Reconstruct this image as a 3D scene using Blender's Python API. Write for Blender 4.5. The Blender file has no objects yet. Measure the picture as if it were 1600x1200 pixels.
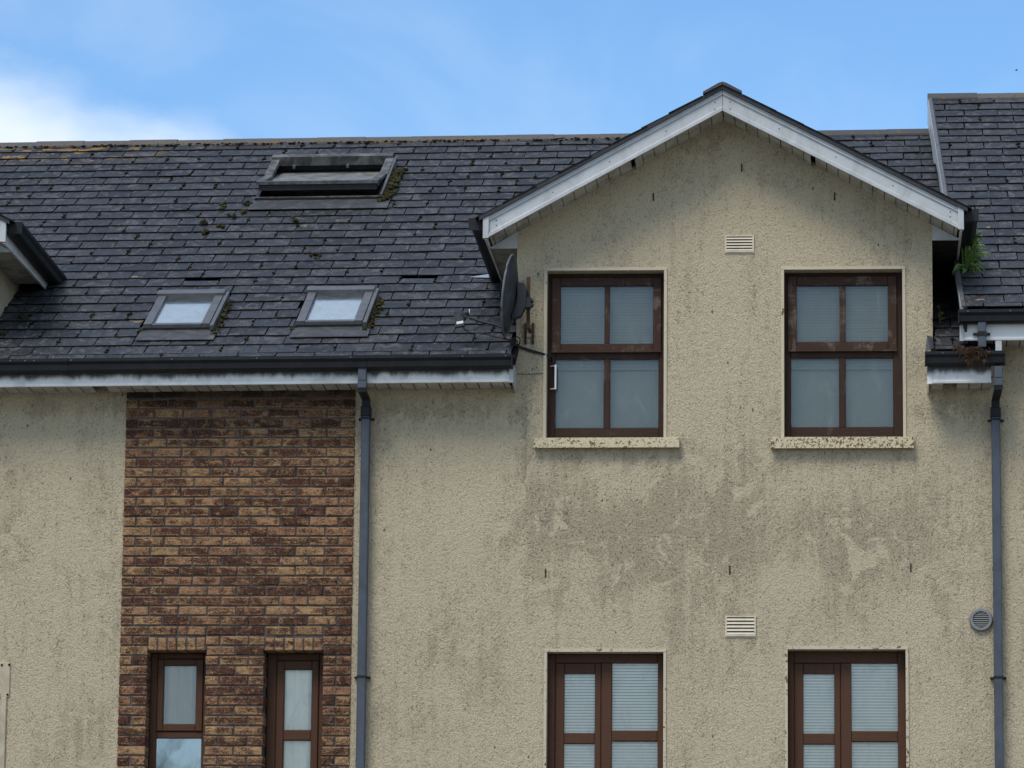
import bpy, math, random
from mathutils import Vector, Matrix
random.seed(11)
RAD = math.radians
scene = bpy.context.scene
COL = scene.collection
D = bpy.data

# ------------------------------------------------------------------ camera
YAW, PITCH, ROLL = 0.07866547, 0.18108013, 0.01007858
CAM = Vector((2.680, -34.0, 1.6))
fw = Vector((-math.sin(YAW)*math.cos(PITCH), math.cos(YAW)*math.cos(PITCH), math.sin(PITCH)))
rt = Vector((math.cos(YAW), math.sin(YAW), 0)); upv = rt.cross(fw)
rt2 = math.cos(ROLL)*rt + math.sin(ROLL)*upv
up2 = -math.sin(ROLL)*rt + math.cos(ROLL)*upv
cd = D.cameras.new('camera'); cam = D.objects.new('camera', cd); COL.objects.link(cam)
cd.sensor_width = 36; cd.lens = 6775.9/1600*36; cd.clip_start = .5; cd.clip_end = 5000
cam.matrix_world = Matrix((( rt2.x, up2.x, -fw.x, CAM.x), (rt2.y, up2.y, -fw.y, CAM.y), (rt2.z, up2.z, -fw.z, CAM.z), (0, 0, 0, 1)))
scene.camera = cam

# ------------------------------------------------------------------ light, sky, exposure
SUN_EL, SUN_AZ = RAD(55), RAD(205)      # azimuth clockwise from +y: behind the camera, a little to the left
scene.view_settings.view_transform = 'Standard'
scene.view_settings.look = 'None'
scene.view_settings.gamma = 1
scene.view_settings.use_curve_mapping = False
scene.view_settings.exposure = 1.05
sl = D.lights.new('sun', 'SUN'); sl.energy = 1.35; sl.angle = RAD(24); sl.color = (1, .955, .89)
so = D.objects.new('sun', sl); COL.objects.link(so)
sdir = Vector((math.sin(SUN_AZ)*math.cos(SUN_EL), math.cos(SUN_AZ)*math.cos(SUN_EL), math.sin(SUN_EL)))
so.rotation_euler = sdir.to_track_quat('Z', 'Y').to_euler(); so.location = (0, -20, 30)


class NT:
    """small helper to write node trees"""
    def __init__(s, nt): s.nt = nt; s.nt.nodes.clear()
    def n(s, t, out=0, **kw):
        nd = s.nt.nodes.new(t); pend = []
        for k, v in kw.items():
            if k.startswith('i_'):
                key = k[2:]; key = int(key) if key.isdigit() else key.replace('_', ' ')
                pend.append((key, v))
            else: setattr(nd, k, v)
        for key, v in pend:
            if isinstance(v, bpy.types.NodeSocket): s.nt.links.new(v, nd.inputs[key])
            else: nd.inputs[key].default_value = v
        return nd if out is None else nd.outputs[out]
    def math(s, op, a, b=0.0, c=0.0, clamp=False):
        return s.n('ShaderNodeMath', operation=op, use_clamp=clamp, i_0=a, i_1=b, i_2=c)
    def vm(s, op, a, b=(0, 0, 0)):
        return s.n('ShaderNodeVectorMath', operation=op, i_0=a, i_1=b)
    def dot(s, a, b): return s.n('ShaderNodeVectorMath', 1, operation='DOT_PRODUCT', i_0=a, i_1=b)
    def noise(s, vec, scale, detail=4, rough=.55, dist=0.0, out=0):
        return s.n('ShaderNodeTexNoise', out, i_Vector=vec, i_Scale=scale, i_Detail=detail, i_Roughness=rough, i_Distortion=dist)
    def ramp(s, f, a, b, lo=0.0, hi=1.0, smooth=True):
        return s.n('ShaderNodeMapRange', interpolation_type='SMOOTHSTEP' if smooth else 'LINEAR', i_0=f, i_1=a, i_2=b, i_3=lo, i_4=hi)
    def mix(s, f, a, b, mode='MIX'):
        nd = s.nt.nodes.new('ShaderNodeMix'); nd.data_type = 'RGBA'; nd.blend_type = mode
        for i, v in ((0, f), (6, a), (7, b)):
            if isinstance(v, bpy.types.NodeSocket): s.nt.links.new(v, nd.inputs[i])
            else:
                nd.inputs[i].default_value = v if i == 0 else (v[0], v[1], v[2], 1)
        return nd.outputs[2]
    def pos(s): return s.n('ShaderNodeNewGeometry', 0)
    def xyz(s, v): return s.n('ShaderNodeSeparateXYZ', None, i_0=v).outputs
    def scale(s, v, sc): return s.vm('MULTIPLY', v, sc)
    def surf(s, color, rough=.7, bump=None, bdist=.01, bstr=1.0, metal=0.0, spec=.5, **kw):
        b = s.n('ShaderNodeBsdfPrincipled', None)
        def put(k, v):
            if isinstance(v, bpy.types.NodeSocket): s.nt.links.new(v, b.inputs[k])
            else: b.inputs[k].default_value = (v[0], v[1], v[2], 1) if isinstance(v, tuple) else v
        put('Base Color', color); put('Roughness', rough); put('Metallic', metal); put('Specular IOR Level', spec)
        for k, v in kw.items(): put(k.replace('_', ' '), v)
        if bump is not None:
            bn = s.n('ShaderNodeBump', 0, i_Strength=bstr, i_Distance=bdist, i_Height=bump)
            s.nt.links.new(bn, b.inputs['Normal'])
        s.n('ShaderNodeOutputMaterial', None, i_0=b.outputs[0])
        return b


def newmat(name):
    m = D.materials.new(name); m.use_nodes = True
    return m, NT(m.node_tree)


w = D.worlds.new('World'); scene.world = w; w.use_nodes = True
g = NT(w.node_tree)
sky = g.n('ShaderNodeTexSky', None, sky_type='NISHITA', sun_disc=False, sun_elevation=SUN_EL, sun_rotation=SUN_AZ,
          altitude=50, air_density=1.0, dust_density=0.3, ozone_density=3.0)
skyc = g.n('ShaderNodeHueSaturation', 0, i_Hue=.5, i_Saturation=1.21, i_Value=1.0, i_Color=sky.outputs[0])
dirv = g.n('ShaderNodeTexCoord', 0)
# a cloud bank low over the left end of the ridge, torn by noise
def pixdir(px, py):
    return (fw + rt2*((px-800)/6775.9) - up2*((py-600)/6775.9)).normalized()
c0 = pixdir(-90, 345); ch = Vector((c0.y, -c0.x, 0)).normalized(); cv = ch.cross(c0)
du = g.math('MULTIPLY', g.dot(dirv, tuple(ch)), 1/.088)
dv = g.math('MULTIPLY', g.dot(dirv, tuple(cv)), 1/.0345)
rad = g.math('SQRT', g.math('ADD', g.math('MULTIPLY', du, du), g.math('MULTIPLY', dv, dv)))
front = g.math('GREATER_THAN', g.dot(dirv, tuple(c0)), 0)
nz = g.noise(g.scale(dirv, (1, 1, 1.8)), 22, 5, .5)
rad2 = g.math('ADD', rad, g.math('MULTIPLY', g.math('SUBTRACT', nz, .5), 1.1))
bank = g.math('MULTIPLY', g.ramp(rad2, 1.24, .46, 0, .90), front)
# thin veils everywhere and added cloud heaps out of view to whiten the fill light
veil = g.ramp(g.noise(g.vm('ADD', g.scale(dirv, (1, 1, 1.6)), (.3, .1, .7)), 11, 5, .55, .6), .42, .80, .03, .22)
fill_heap = g.ramp(g.noise(g.vm('ADD', dirv, (4.2, 1.0, 2.3)), 2.6, 7, .55), .42, .60, 0, .9)
behind = g.ramp(g.dot(dirv, (0, 1, 0)), .55, .85, 1, 0)
cl = g.math('MAXIMUM', bank, g.math('MAXIMUM', veil, g.math('MULTIPLY', fill_heap, behind)))
skyall = g.mix(cl, skyc, (5.3, 5.8, 6.5))
bg = g.n('ShaderNodeBackground', 0, i_Color=skyall, i_Strength=.086)
g.n('ShaderNodeOutputWorld', None, i_0=bg)

# ------------------------------------------------------------------ materials
def blobs(g, X, Z, lst):
    """sum of soft patches (x, z, rx, rz, amount): where stains sit on the wall"""
    tot = None
    for (x, z, rx, rz, a) in lst:
        dx = g.math('MULTIPLY', g.math('SUBTRACT', X, x), 1/rx); dz = g.math('MULTIPLY', g.math('SUBTRACT', Z, z), 1/rz)
        r2 = g.math('ADD', g.math('MULTIPLY', dx, dx), g.math('MULTIPLY', dz, dz))
        e = g.math('MULTIPLY', g.math('POWER', 2.718, g.math('MULTIPLY', r2, -1)), a)
        tot = e if tot is None else g.math('ADD', tot, e)
    return tot

def m_render():
    m, g = newmat('painted_roughcast')
    p = g.pos(); o = g.xyz(p); X, Z = o[0], o[2]
    fine = g.noise(g.scale(p, (1.15, 1, .78)), 64, 3, .65, .8)
    mid = g.noise(p, 24, 4, .6, .6)
    big = g.noise(g.scale(p, (1.2, 1.2, .75)), 1.7, 8, .62, .5)
    streak = g.noise(g.scale(p, (16, 16, 1.1)), 1.0, 5, .6, .3)
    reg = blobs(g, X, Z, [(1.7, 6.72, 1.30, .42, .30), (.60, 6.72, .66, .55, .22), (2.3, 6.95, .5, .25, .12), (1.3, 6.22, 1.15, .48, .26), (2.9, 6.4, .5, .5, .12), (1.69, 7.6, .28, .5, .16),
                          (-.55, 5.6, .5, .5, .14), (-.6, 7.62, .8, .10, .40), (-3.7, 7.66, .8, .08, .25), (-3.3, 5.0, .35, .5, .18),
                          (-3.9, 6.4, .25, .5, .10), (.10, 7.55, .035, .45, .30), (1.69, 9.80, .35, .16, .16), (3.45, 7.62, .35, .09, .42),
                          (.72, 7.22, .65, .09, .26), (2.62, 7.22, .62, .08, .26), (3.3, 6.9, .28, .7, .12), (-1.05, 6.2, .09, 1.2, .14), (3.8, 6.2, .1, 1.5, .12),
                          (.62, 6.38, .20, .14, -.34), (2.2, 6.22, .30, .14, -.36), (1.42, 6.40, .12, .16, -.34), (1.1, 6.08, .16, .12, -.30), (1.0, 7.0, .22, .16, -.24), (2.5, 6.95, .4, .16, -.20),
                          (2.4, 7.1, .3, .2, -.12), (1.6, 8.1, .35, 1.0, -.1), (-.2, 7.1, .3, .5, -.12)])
    s = g.math('ADD', g.math('ADD', g.math('MULTIPLY', g.math('SUBTRACT', big, .5), 1.5), reg), g.math('MULTIPLY', g.math('SUBTRACT', streak, .5), .85))
    s = g.math('ADD', s, g.math('MULTIPLY', g.math('SUBTRACT', mid, .5), .35))
    rag = g.noise(g.scale(p, (1, 1, .8)), 11, 8, .72, .6)
    s2 = g.math('ADD', s, g.math('MULTIPLY', g.math('SUBTRACT', rag, .5), .85))
    pn = g.noise(g.scale(p, (1, 1, .85)), 4.2, 9, .70, .9)
    patch = g.math('MULTIPLY', g.ramp(pn, .535, .60), g.ramp(s, .0, .25))
    s2 = g.math('SUBTRACT', s2, g.math('MULTIPLY', patch, .55))
    stain = g.ramp(s2, -.08, .50, 0, .56)
    base = g.mix(g.noise(p, .9, 3, .5), (.535, .447, .297), (.475, .398, .267))
    dirty = g.mix(big, (.225, .182, .124), (.295, .243, .166))
    col = g.mix(stain, base, dirty)
    # pits of the roughcast: their small shadows painted dark, stronger where stained
    pit = g.ramp(fine, .49, .31, 0, .80)
    pit2 = g.math('MULTIPLY', pit, g.ramp(s2, -.35, .40, .42, 1.0))
    col = g.mix(pit2, col, (.075, .07, .052))
    # isolated dark spots and scratches
    vor = g.n('ShaderNodeTexVoronoi', 0, i_Vector=g.scale(p, (1, 1, .6)), i_Scale=5.5, i_Randomness=1.0)
    spot = g.ramp(vor, .055, .03, 0, .8)
    col = g.mix(spot, col, (.05, .045, .035))
    crack = g.n('ShaderNodeTexVoronoi', 0, feature='DISTANCE_TO_EDGE', i_Vector=g.vm('ADD', p, g.scale(g.noise(p, 4, 4, .6, 0, 1), (.35, .35, .35))), i_Scale=.55)
    crk = g.math('MULTIPLY', g.ramp(crack, .0035, .0012, 0, .5), g.ramp(g.noise(p, 1.3, 2), .62, .70))
    col = g.mix(crk, col, (.09, .08, .06))
    lump = g.noise(p, 95, 2, .5, .3)
    h = g.math('ADD', g.math('MULTIPLY', fine, .75), g.math('ADD', g.math('MULTIPLY', mid, .40), g.math('MULTIPLY', lump, .35)))
    g.surf(col, .92, h, .020, 1.0, spec=.2)
    return m

def m_slate(name, isl):
    m, g = newmat(name)
    p = g.pos()
    rnd = g.n('ShaderNodeNewGeometry', 'Random Per Island') if isl else g.n('ShaderNodeObjectInfo', 'Random')
    off = g.math('MULTIPLY', rnd, 37.0)
    pv = g.vm('ADD', p, g.n('ShaderNodeCombineXYZ', 0, i_0=off, i_1=off, i_2=off))
    cloud = g.noise(g.scale(pv, (1, .6, .6)), 9, 6, .6, 1.2)
    fine = g.noise(g.scale(pv, (1, .45, .45)), 55, 4, .6, .5)
    tone = g.mix(rnd, (.021, .0215, .0235), (.044, .045, .048))
    col = g.mix(g.ramp(cloud, .45, .70, 0, .75), tone, (.115, .117, .121))
    col = g.mix(g.ramp(fine, .52, .30, 0, .85), col, (.014, .014, .014))
    # lime blooms and pale lichen specks
    bloom = g.math('MULTIPLY', g.ramp(g.noise(pv, 14, 5, .65, 1.5), .62, .74, 0, .6), g.ramp(g.noise(p, .8, 3), .45, .62))
    col = g.mix(bloom, col, (.21, .215, .23))
    o = g.xyz(p)
    top = g.ramp(o[2], 10.80, 11.12)
    lef = g.ramp(o[0], -3.4, -4.8, .0, 1.0)
    li = g.ramp(g.noise(p, 7, 5, .6, .5), .54, .60, 0, .95)
    col = g.mix(g.math('MULTIPLY', li, g.math('MULTIPLY', top, lef)), col, (.28, .16, .03))
    li2 = g.ramp(g.noise(g.vm('ADD', p, (3, 9, 1)), 5, 3, .5), .735, .76, 0, .8)
    col = g.mix(li2, col, (.27, .18, .08))
    rough = g.ramp(cloud, .3, .7, .42, .66)
    h = g.math('ADD', g.math('MULTIPLY', cloud, 1.0), g.math('MULTIPLY', fine, .35))
    g.surf(col, rough, h, .016, 1.0, spec=.20)
    return m

def m_brick(isl=False):
    m, g = newmat('rustic_brick' if not isl else 'rustic_brick_joined')
    p = g.pos()
    rnd = g.n('ShaderNodeObjectInfo', 'Random')
    off = g.math('MULTIPLY', rnd, 53.0)
    pv = g.vm('ADD', p, g.n('ShaderNodeCombineXYZ', 0, i_0=off, i_1=0.0, i_2=off))
    fold = g.noise(g.vm('ADD', g.scale(pv, (1, 1, 1.9)), g.scale(g.noise(pv, 17, 3, .5, 0, 1), (.05, .05, .05))), 40, 4, .66, 2.6)
    blot = g.noise(g.scale(pv, (1, 1, 1.3)), 8.5, 3, .55, .8)
    tan = g.mix(g.n('ShaderNodeTexWhiteNoise', 0, noise_dimensions='1D', i_W=off), (.70, .43, .205), (.55, .29, .155))
    thr = g.ramp(rnd, 0, 1, -.30, .22, False)
    v = g.math('ADD', g.math('ADD', g.math('MULTIPLY', g.math('SUBTRACT', fold, .5), 2.4), g.math('MULTIPLY', g.math('SUBTRACT', blot, .5), 1.5)), thr)
    lo = g.xyz(g.n('ShaderNodeTexCoord', 3))
    ex = g.math('ABSOLUTE', lo[2]); rimz = g.ramp(ex, .034, .019, -.42, .10)
    v = g.math('ADD', v, g.math('MULTIPLY', rimz, g.ramp(rnd, .80, .95, 1, .2)))
    f = g.ramp(v, -.12, .10, 0, .95)
    dark = g.mix(blot, (.042, .016, .012), (.170, .058, .036))
    col = g.mix(f, tan, dark)
    crease = g.ramp(g.math('ABSOLUTE', g.math('SUBTRACT', g.noise(g.vm('ADD', g.scale(pv, (.8, 1, 1.5)), g.scale(g.noise(pv, 22, 3, .5, 0, 1), (.04, .04, .04))), 30, 2, .5, 1.5), .5)), .045, .008, 0, .85)
    crease = g.math('MULTIPLY', crease, g.ramp(blot, .30, .50))
    col = g.mix(crease, col, (.018, .009, .007))
    pale = g.ramp(g.noise(pv, 60, 3, .65), .60, .72, 0, .6)
    col = g.mix(pale, col, (.58, .40, .23))
    top_dark = g.math('MULTIPLY', g.ramp(g.xyz(p)[2], 7.62, 7.78, 0, .75), 1.0)  # bricks darken towards the top of the panel
    col = g.mix(top_dark, col, (.035, .026, .022))
    h = g.math('ADD', fold, g.math('MULTIPLY', g.noise(pv, 90, 3, .6), .25))
    g.surf(col, .85, h, .045, 1.0, spec=.25)
    return m

def m_simple(name, c, rough=.6, var=.25, scale=14, dirt=None, damt=.0, metal=0.0, spec=.4, bump=.002, dscale=6.0):
    m, g = newmat(name)
    p = g.pos()
    nz = g.noise(p, scale, 5, .6)
    col = g.mix(nz, tuple(x*(1-var) for x in c), tuple(min(1, x*(1+var)) for x in c))
    if dirt:
        d = g.ramp(g.noise(g.scale(p, (1.4, 1.4, .8)), dscale, 7, .65, .7), .5-.22*damt, .78-.15*damt, 0, min(1, damt))
        col = g.mix(d, col, dirt)
    g.surf(col, rough, g.noise(p, scale*4, 4, .6), bump, .8, metal, spec)
    return m

def m_wood(name, c, pale, amt, horiz=1):
    """painted or stained joinery; pale = bare grey timber showing where the coat has peeled"""
    m, g = newmat(name)
    p = g.pos()
    gr = g.noise(g.scale(p, (7, 7, 60)), 1.0, 5, .65, .3)
    gv = g.noise(g.scale(p, (60, 20, 5)), 1.0, 5, .65, .3)
    grain = g.math('MAXIMUM', gr, gv)
    big = g.noise(p, 6.5, 5, .65, .6)
    col = g.mix(grain, tuple(x*.6 for x in c), tuple(x*1.35 for x in c))
    peel = g.ramp(g.math('ADD', g.math('MULTIPLY', big, .75), g.math('MULTIPLY', grain, .4)), .70-.16*amt, .82-.12*amt, 0, .85*min(1, amt))
    col = g.mix(peel, col, pale)
    g.surf(col, .55, grain, .003, .8, spec=.18)
    return m

def m_lichen_paint(name, c, amt, spots):
    """cream masonry paint; spots of brown and ochre lichen of chosen size"""
    m, g = newmat(name)
    p = g.pos()
    base = g.mix(g.noise(p, 10, 5, .6), tuple(x*.82 for x in c), c)
    n1 = g.noise(p, spots, 3, .5, .6); n2 = g.noise(g.vm('ADD', p, (7, 2, 5)), spots*1.7, 3, .55, .3)
    zone = g.noise(p, 2.6, 2, .5)
    a = g.ramp(g.math('ADD', n1, g.math('MULTIPLY', g.math('SUBTRACT', zone, .5), .5)), .70-amt*.1, .73-amt*.1, 0, .92)
    b = g.ramp(n2, .69-amt*.08, .72-amt*.08, 0, .9)
    col = g.mix(a, base, g.mix(n2, (.085, .05, .016), (.22, .125, .025)))
    col = g.mix(b, col, (.055, .045, .03))
    g.surf(col, .85, g.noise(p, 60, 4, .6), .004, .8, spec=.25)
    return m

def m_glass(name, tint, refl):
    m, g = newmat(name)
    p = g.pos()
    fr = g.n('ShaderNodeFresnel', 0, i_IOR=1.5)
    fac = g.math('ADD', g.math('MULTIPLY', fr, refl), .0, clamp=True)
    wob = g.n('ShaderNodeBump', 0, i_Strength=.25, i_Distance=.002, i_Height=g.noise(p, 2.5, 2, .5))
    gl = g.n('ShaderNodeBsdfGlossy', 0, i_Color=(.95, .97, 1, 1), i_Roughness=.02, i_Normal=wob)
    tr = g.n('ShaderNodeBsdfTransparent', 0, i_Color=(*tint, 1))
    mx = g.n('ShaderNodeMixShader', 0, i_0=fac, i_1=tr, i_2=gl)
    # a film of dust on the pane
    dust = g.n('ShaderNodeBsdfDiffuse', 0, i_Color=(.45, .5, .5, 1))
    da = g.ramp(g.noise(g.scale(p, (1, 1, .5)), 7, 6, .65, .8), .45, .85, .02, .16)
    mx2 = g.n('ShaderNodeMixShader', 0, i_0=da, i_1=mx, i_2=dust)
    g.n('ShaderNodeOutputMaterial', None, i_0=mx2)
    return m

def m_fascia(name, ztop):
    """white plastic board with ragged black grime washed down from the gutter over it"""
    m, g = newmat(name)
    p = g.pos(); o = g.xyz(p)
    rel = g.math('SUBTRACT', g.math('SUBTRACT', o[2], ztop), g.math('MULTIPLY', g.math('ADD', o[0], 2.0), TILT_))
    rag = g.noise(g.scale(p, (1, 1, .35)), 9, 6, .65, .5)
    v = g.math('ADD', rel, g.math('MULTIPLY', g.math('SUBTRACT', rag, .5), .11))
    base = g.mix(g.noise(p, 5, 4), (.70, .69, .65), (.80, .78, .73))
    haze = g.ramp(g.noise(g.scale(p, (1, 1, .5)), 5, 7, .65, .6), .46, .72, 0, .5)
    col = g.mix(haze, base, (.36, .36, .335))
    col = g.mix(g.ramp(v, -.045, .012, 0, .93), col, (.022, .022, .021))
    g.surf(col, .5, g.noise(p, 30, 3), .0008, .8, spec=.3)
    return m
TILT_ = .0062
M = {}
M['render'] = m_render()
M['slate'] = m_slate('roof_slate', False)
M['slate_f'] = m_slate('roof_slate_joined', True)
M['slate_e'] = m_simple('shaded_grimy_slate_edge', (.014, .014, .014), .95, .5, 30, (.04, .035, .02), .4, spec=.1, bump=.003)  # edges painted dark for the shadow line between courses, plus some grime
M['brick'] = m_brick()
M['mortar'] = m_simple('dark_mortar', (.115, .103, .093), .95, .35, 30, (.03, .026, .022), .5, spec=.15, bump=.006)
M['deck'] = m_simple('roofing_felt', (.012, .012, .013), .9, .3, 20, spec=.1)
M['ridge'] = m_lichen_paint('weathered_ridge_concrete', (.105, .098, .092), 1.05, 22)
M['ridge2'] = m_lichen_paint('grey_ridge_concrete', (.075, .073, .073), .6, 15)
M['upvc'] = m_simple('white_upvc', (.43, .44, .435), .42, .08, 5, (.24, .24, .23), .5, spec=.4, bump=.0008, dscale=4)
M['upvc_old'] = m_fascia('stained_white_upvc', 7.872)
M['upvc_r'] = m_fascia('stained_white_upvc_right', 7.845)
M['upvc_n'] = m_fascia('stained_white_upvc_next_door', 8.255)
M['upvc_s'] = m_fascia('stained_white_upvc_side', 9.115)
M['soffit_d'] = m_simple('shaded_dirty_soffit_board', (.05, .047, .04), .8, .3, 8, (.015, .014, .012), .7, spec=.12)  # darker copy of the soffit colour: shade painted in, plus dirt
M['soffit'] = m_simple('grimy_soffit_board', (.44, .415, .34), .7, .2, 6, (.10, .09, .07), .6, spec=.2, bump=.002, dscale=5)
M['gutter'] = m_simple('black_gutter_plastic', (.009, .0095, .0105), .55, .3, 8, (.03, .03, .03), .3, spec=.22, bump=.0008)
M['pipe'] = m_simple('blue_grey_pipe_plastic', (.062, .074, .090), .5, .15, 7, (.035, .038, .04), .55, spec=.3, bump=.0008)
M['pipe_dark'] = m_simple('black_pipe_fitting', (.010, .011, .012), .55, .3, 10, (.03, .03, .03), .4, spec=.22)
M['trim'] = m_lichen_paint('cream_window_band', (.53, .46, .33), .0, 22)
M['trim_l'] = m_lichen_paint('cream_window_band_with_lichen', (.53, .46, .33), .75, 24)
M['plate'] = m_simple('wall_coloured_paint', (.44, .375, .26), .8, .12, 10, (.22, .185, .13), .5, spec=.2, bump=.003)
M['sill'] = m_lichen_paint('cream_sill_with_lichen', (.58, .49, .32), .95, 48)
M['sill_r'] = m_lichen_paint('cream_sill_thick_with_lichen', (.58, .49, .32), 1.4, 44)
M['wood_old'] = m_wood('weathered_brown_timber', (.036, .0175, .0105), (.14, .11, .085), .38)
M['wood_sash'] = m_wood('peeling_brown_timber', (.044, .021, .0125), (.17, .135, .10), .66)
M['wood_new'] = m_wood('rosewood_grain_upvc', (.072, .033, .017), (.072, .033, .017), .0)
M['glass_u'] = m_glass('blue_grey_window_glass', (.88, .88, .82), .9)
M['glass_l'] = m_glass('clear_window_glass', (1.0, .98, .92), 1.15)
M['glass_d'] = m_simple('algae_dusted_glass', (.26, .26, .23), .35, .5, 25, (.045, .045, .035), .75, spec=.5, bump=.001)
M['glass_f'] = m_glass('mirror_film_glass', (.55, .62, .62), 6.5)
M['glass_s'] = m_glass('skylight_glass', (.92, .95, .96), .55)
M['blind_u'] = m_simple('grey_blind_slat', (.43, .43, .42), .6, .05, 9, bump=.0005)
M['blind_l'] = m_simple('white_blind_slat', (.90, .91, .92), .55, .04, 9, bump=.0005)
M['blind_s'] = m_simple('dull_white_skylight_blind', (.60, .60, .57), .7, .12, 16, (.30, .30, .27), .35, bump=.0005)
M['room'] = m_simple('dark_room_wall', (.05, .05, .052), .9, .1, 3)
M['clad'] = m_simple('grey_skylight_cladding', (.125, .125, .125), .45, .12, 9, (.05, .05, .05), .45, spec=.4, metal=.25, bump=.0008)
M['clad_d'] = m_simple('weathered_skylight_cladding', (.15, .145, .14), .6, .3, 12, (.03, .03, .028), .9, bump=.002)
M['black'] = m_simple('black_flashing', (.016, .016, .017), .5, .3, 12, (.05, .05, .05), .4, bump=.002)
M['lead'] = m_simple('lead_sheet', (.10, .105, .115), .5, .3, 10, (.30, .30, .29), .45, metal=.3, bump=.003)
M['lead_d'] = m_simple('dull_lead_apron', (.040, .041, .044), .6, .3, 14, (.16, .16, .155), .38, bump=.003)
M['lead_b'] = m_simple('bright_lead_sheet', (.32, .35, .40), .4, .2, 12, metal=.4, bump=.003)
M['dish'] = m_simple('dark_grey_dish_enamel', (.026, .028, .031), .6, .2, 14, (.14, .14, .14), .3, bump=.001)
M['dish_rim'] = m_simple('dusty_grey_dish_face', (.085, .09, .10), .5, .25, 20, (.25, .25, .24), .4, bump=.001)
M['rust'] = m_simple('rusty_steel', (.075, .030, .014), .8, .5, 25, (.022, .013, .009), .8, bump=.004)
M['steel_d'] = m_simple('dark_bracket_steel', (.020, .022, .025), .6, .25, 20, spec=.25, bump=.001)
M['cable'] = m_simple('black_cable', (.012, .012, .012), .5, .2, 20)
M['white'] = m_simple('white_plastic', (.72, .72, .70), .4, .06, 10)
M['vent'] = m_simple('cream_vent_plastic', (.56, .49, .36), .6, .08, 12, (.2, .18, .14), .3, bump=.001)
M['vent_g'] = m_simple('grey_vent_plastic', (.20, .205, .20), .5, .15, 12, (.1, .1, .09), .4, bump=.001)
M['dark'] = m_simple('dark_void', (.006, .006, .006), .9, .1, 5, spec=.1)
M['moss'] = m_simple('dark_moss', (.030, .027, .012), .95, .6, 40, (.012, .010, .006), .9, spec=.1, bump=.01)
M['moss_g'] = m_simple('green_moss', (.058, .060, .020), .95, .6, 40, (.026, .021, .010), .95, spec=.1, bump=.01)
M['straw'] = m_simple('dead_brown_moss', (.085, .050, .028), .9, .7, 50, (.03, .018, .012), .8, spec=.15)
M['asphalt'] = m_simple('asphalt', (.05, .05, .052), .9, .25, 20, bump=.006)
M['paving'] = m_simple('concrete_paving', (.34, .33, .31), .9, .2, 3, bump=.004)
M['earth'] = m_simple('grassy_ground', (.07, .085, .04), .95, .35, .6, bump=.02)

def m_leaf():
    m, g = newmat('fern_leaf')
    p = g.pos()
    rnd = g.n('ShaderNodeNewGeometry', 'Random Per Island')
    col = g.mix(rnd, (.10, .20, .03), (.26, .40, .09))
    col = g.mix(g.noise(p, 30, 3), col, (.05, .09, .02))
    g.surf(col, .45, None, spec=.4)
    return m
M['leaf'] = m_leaf()

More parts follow.
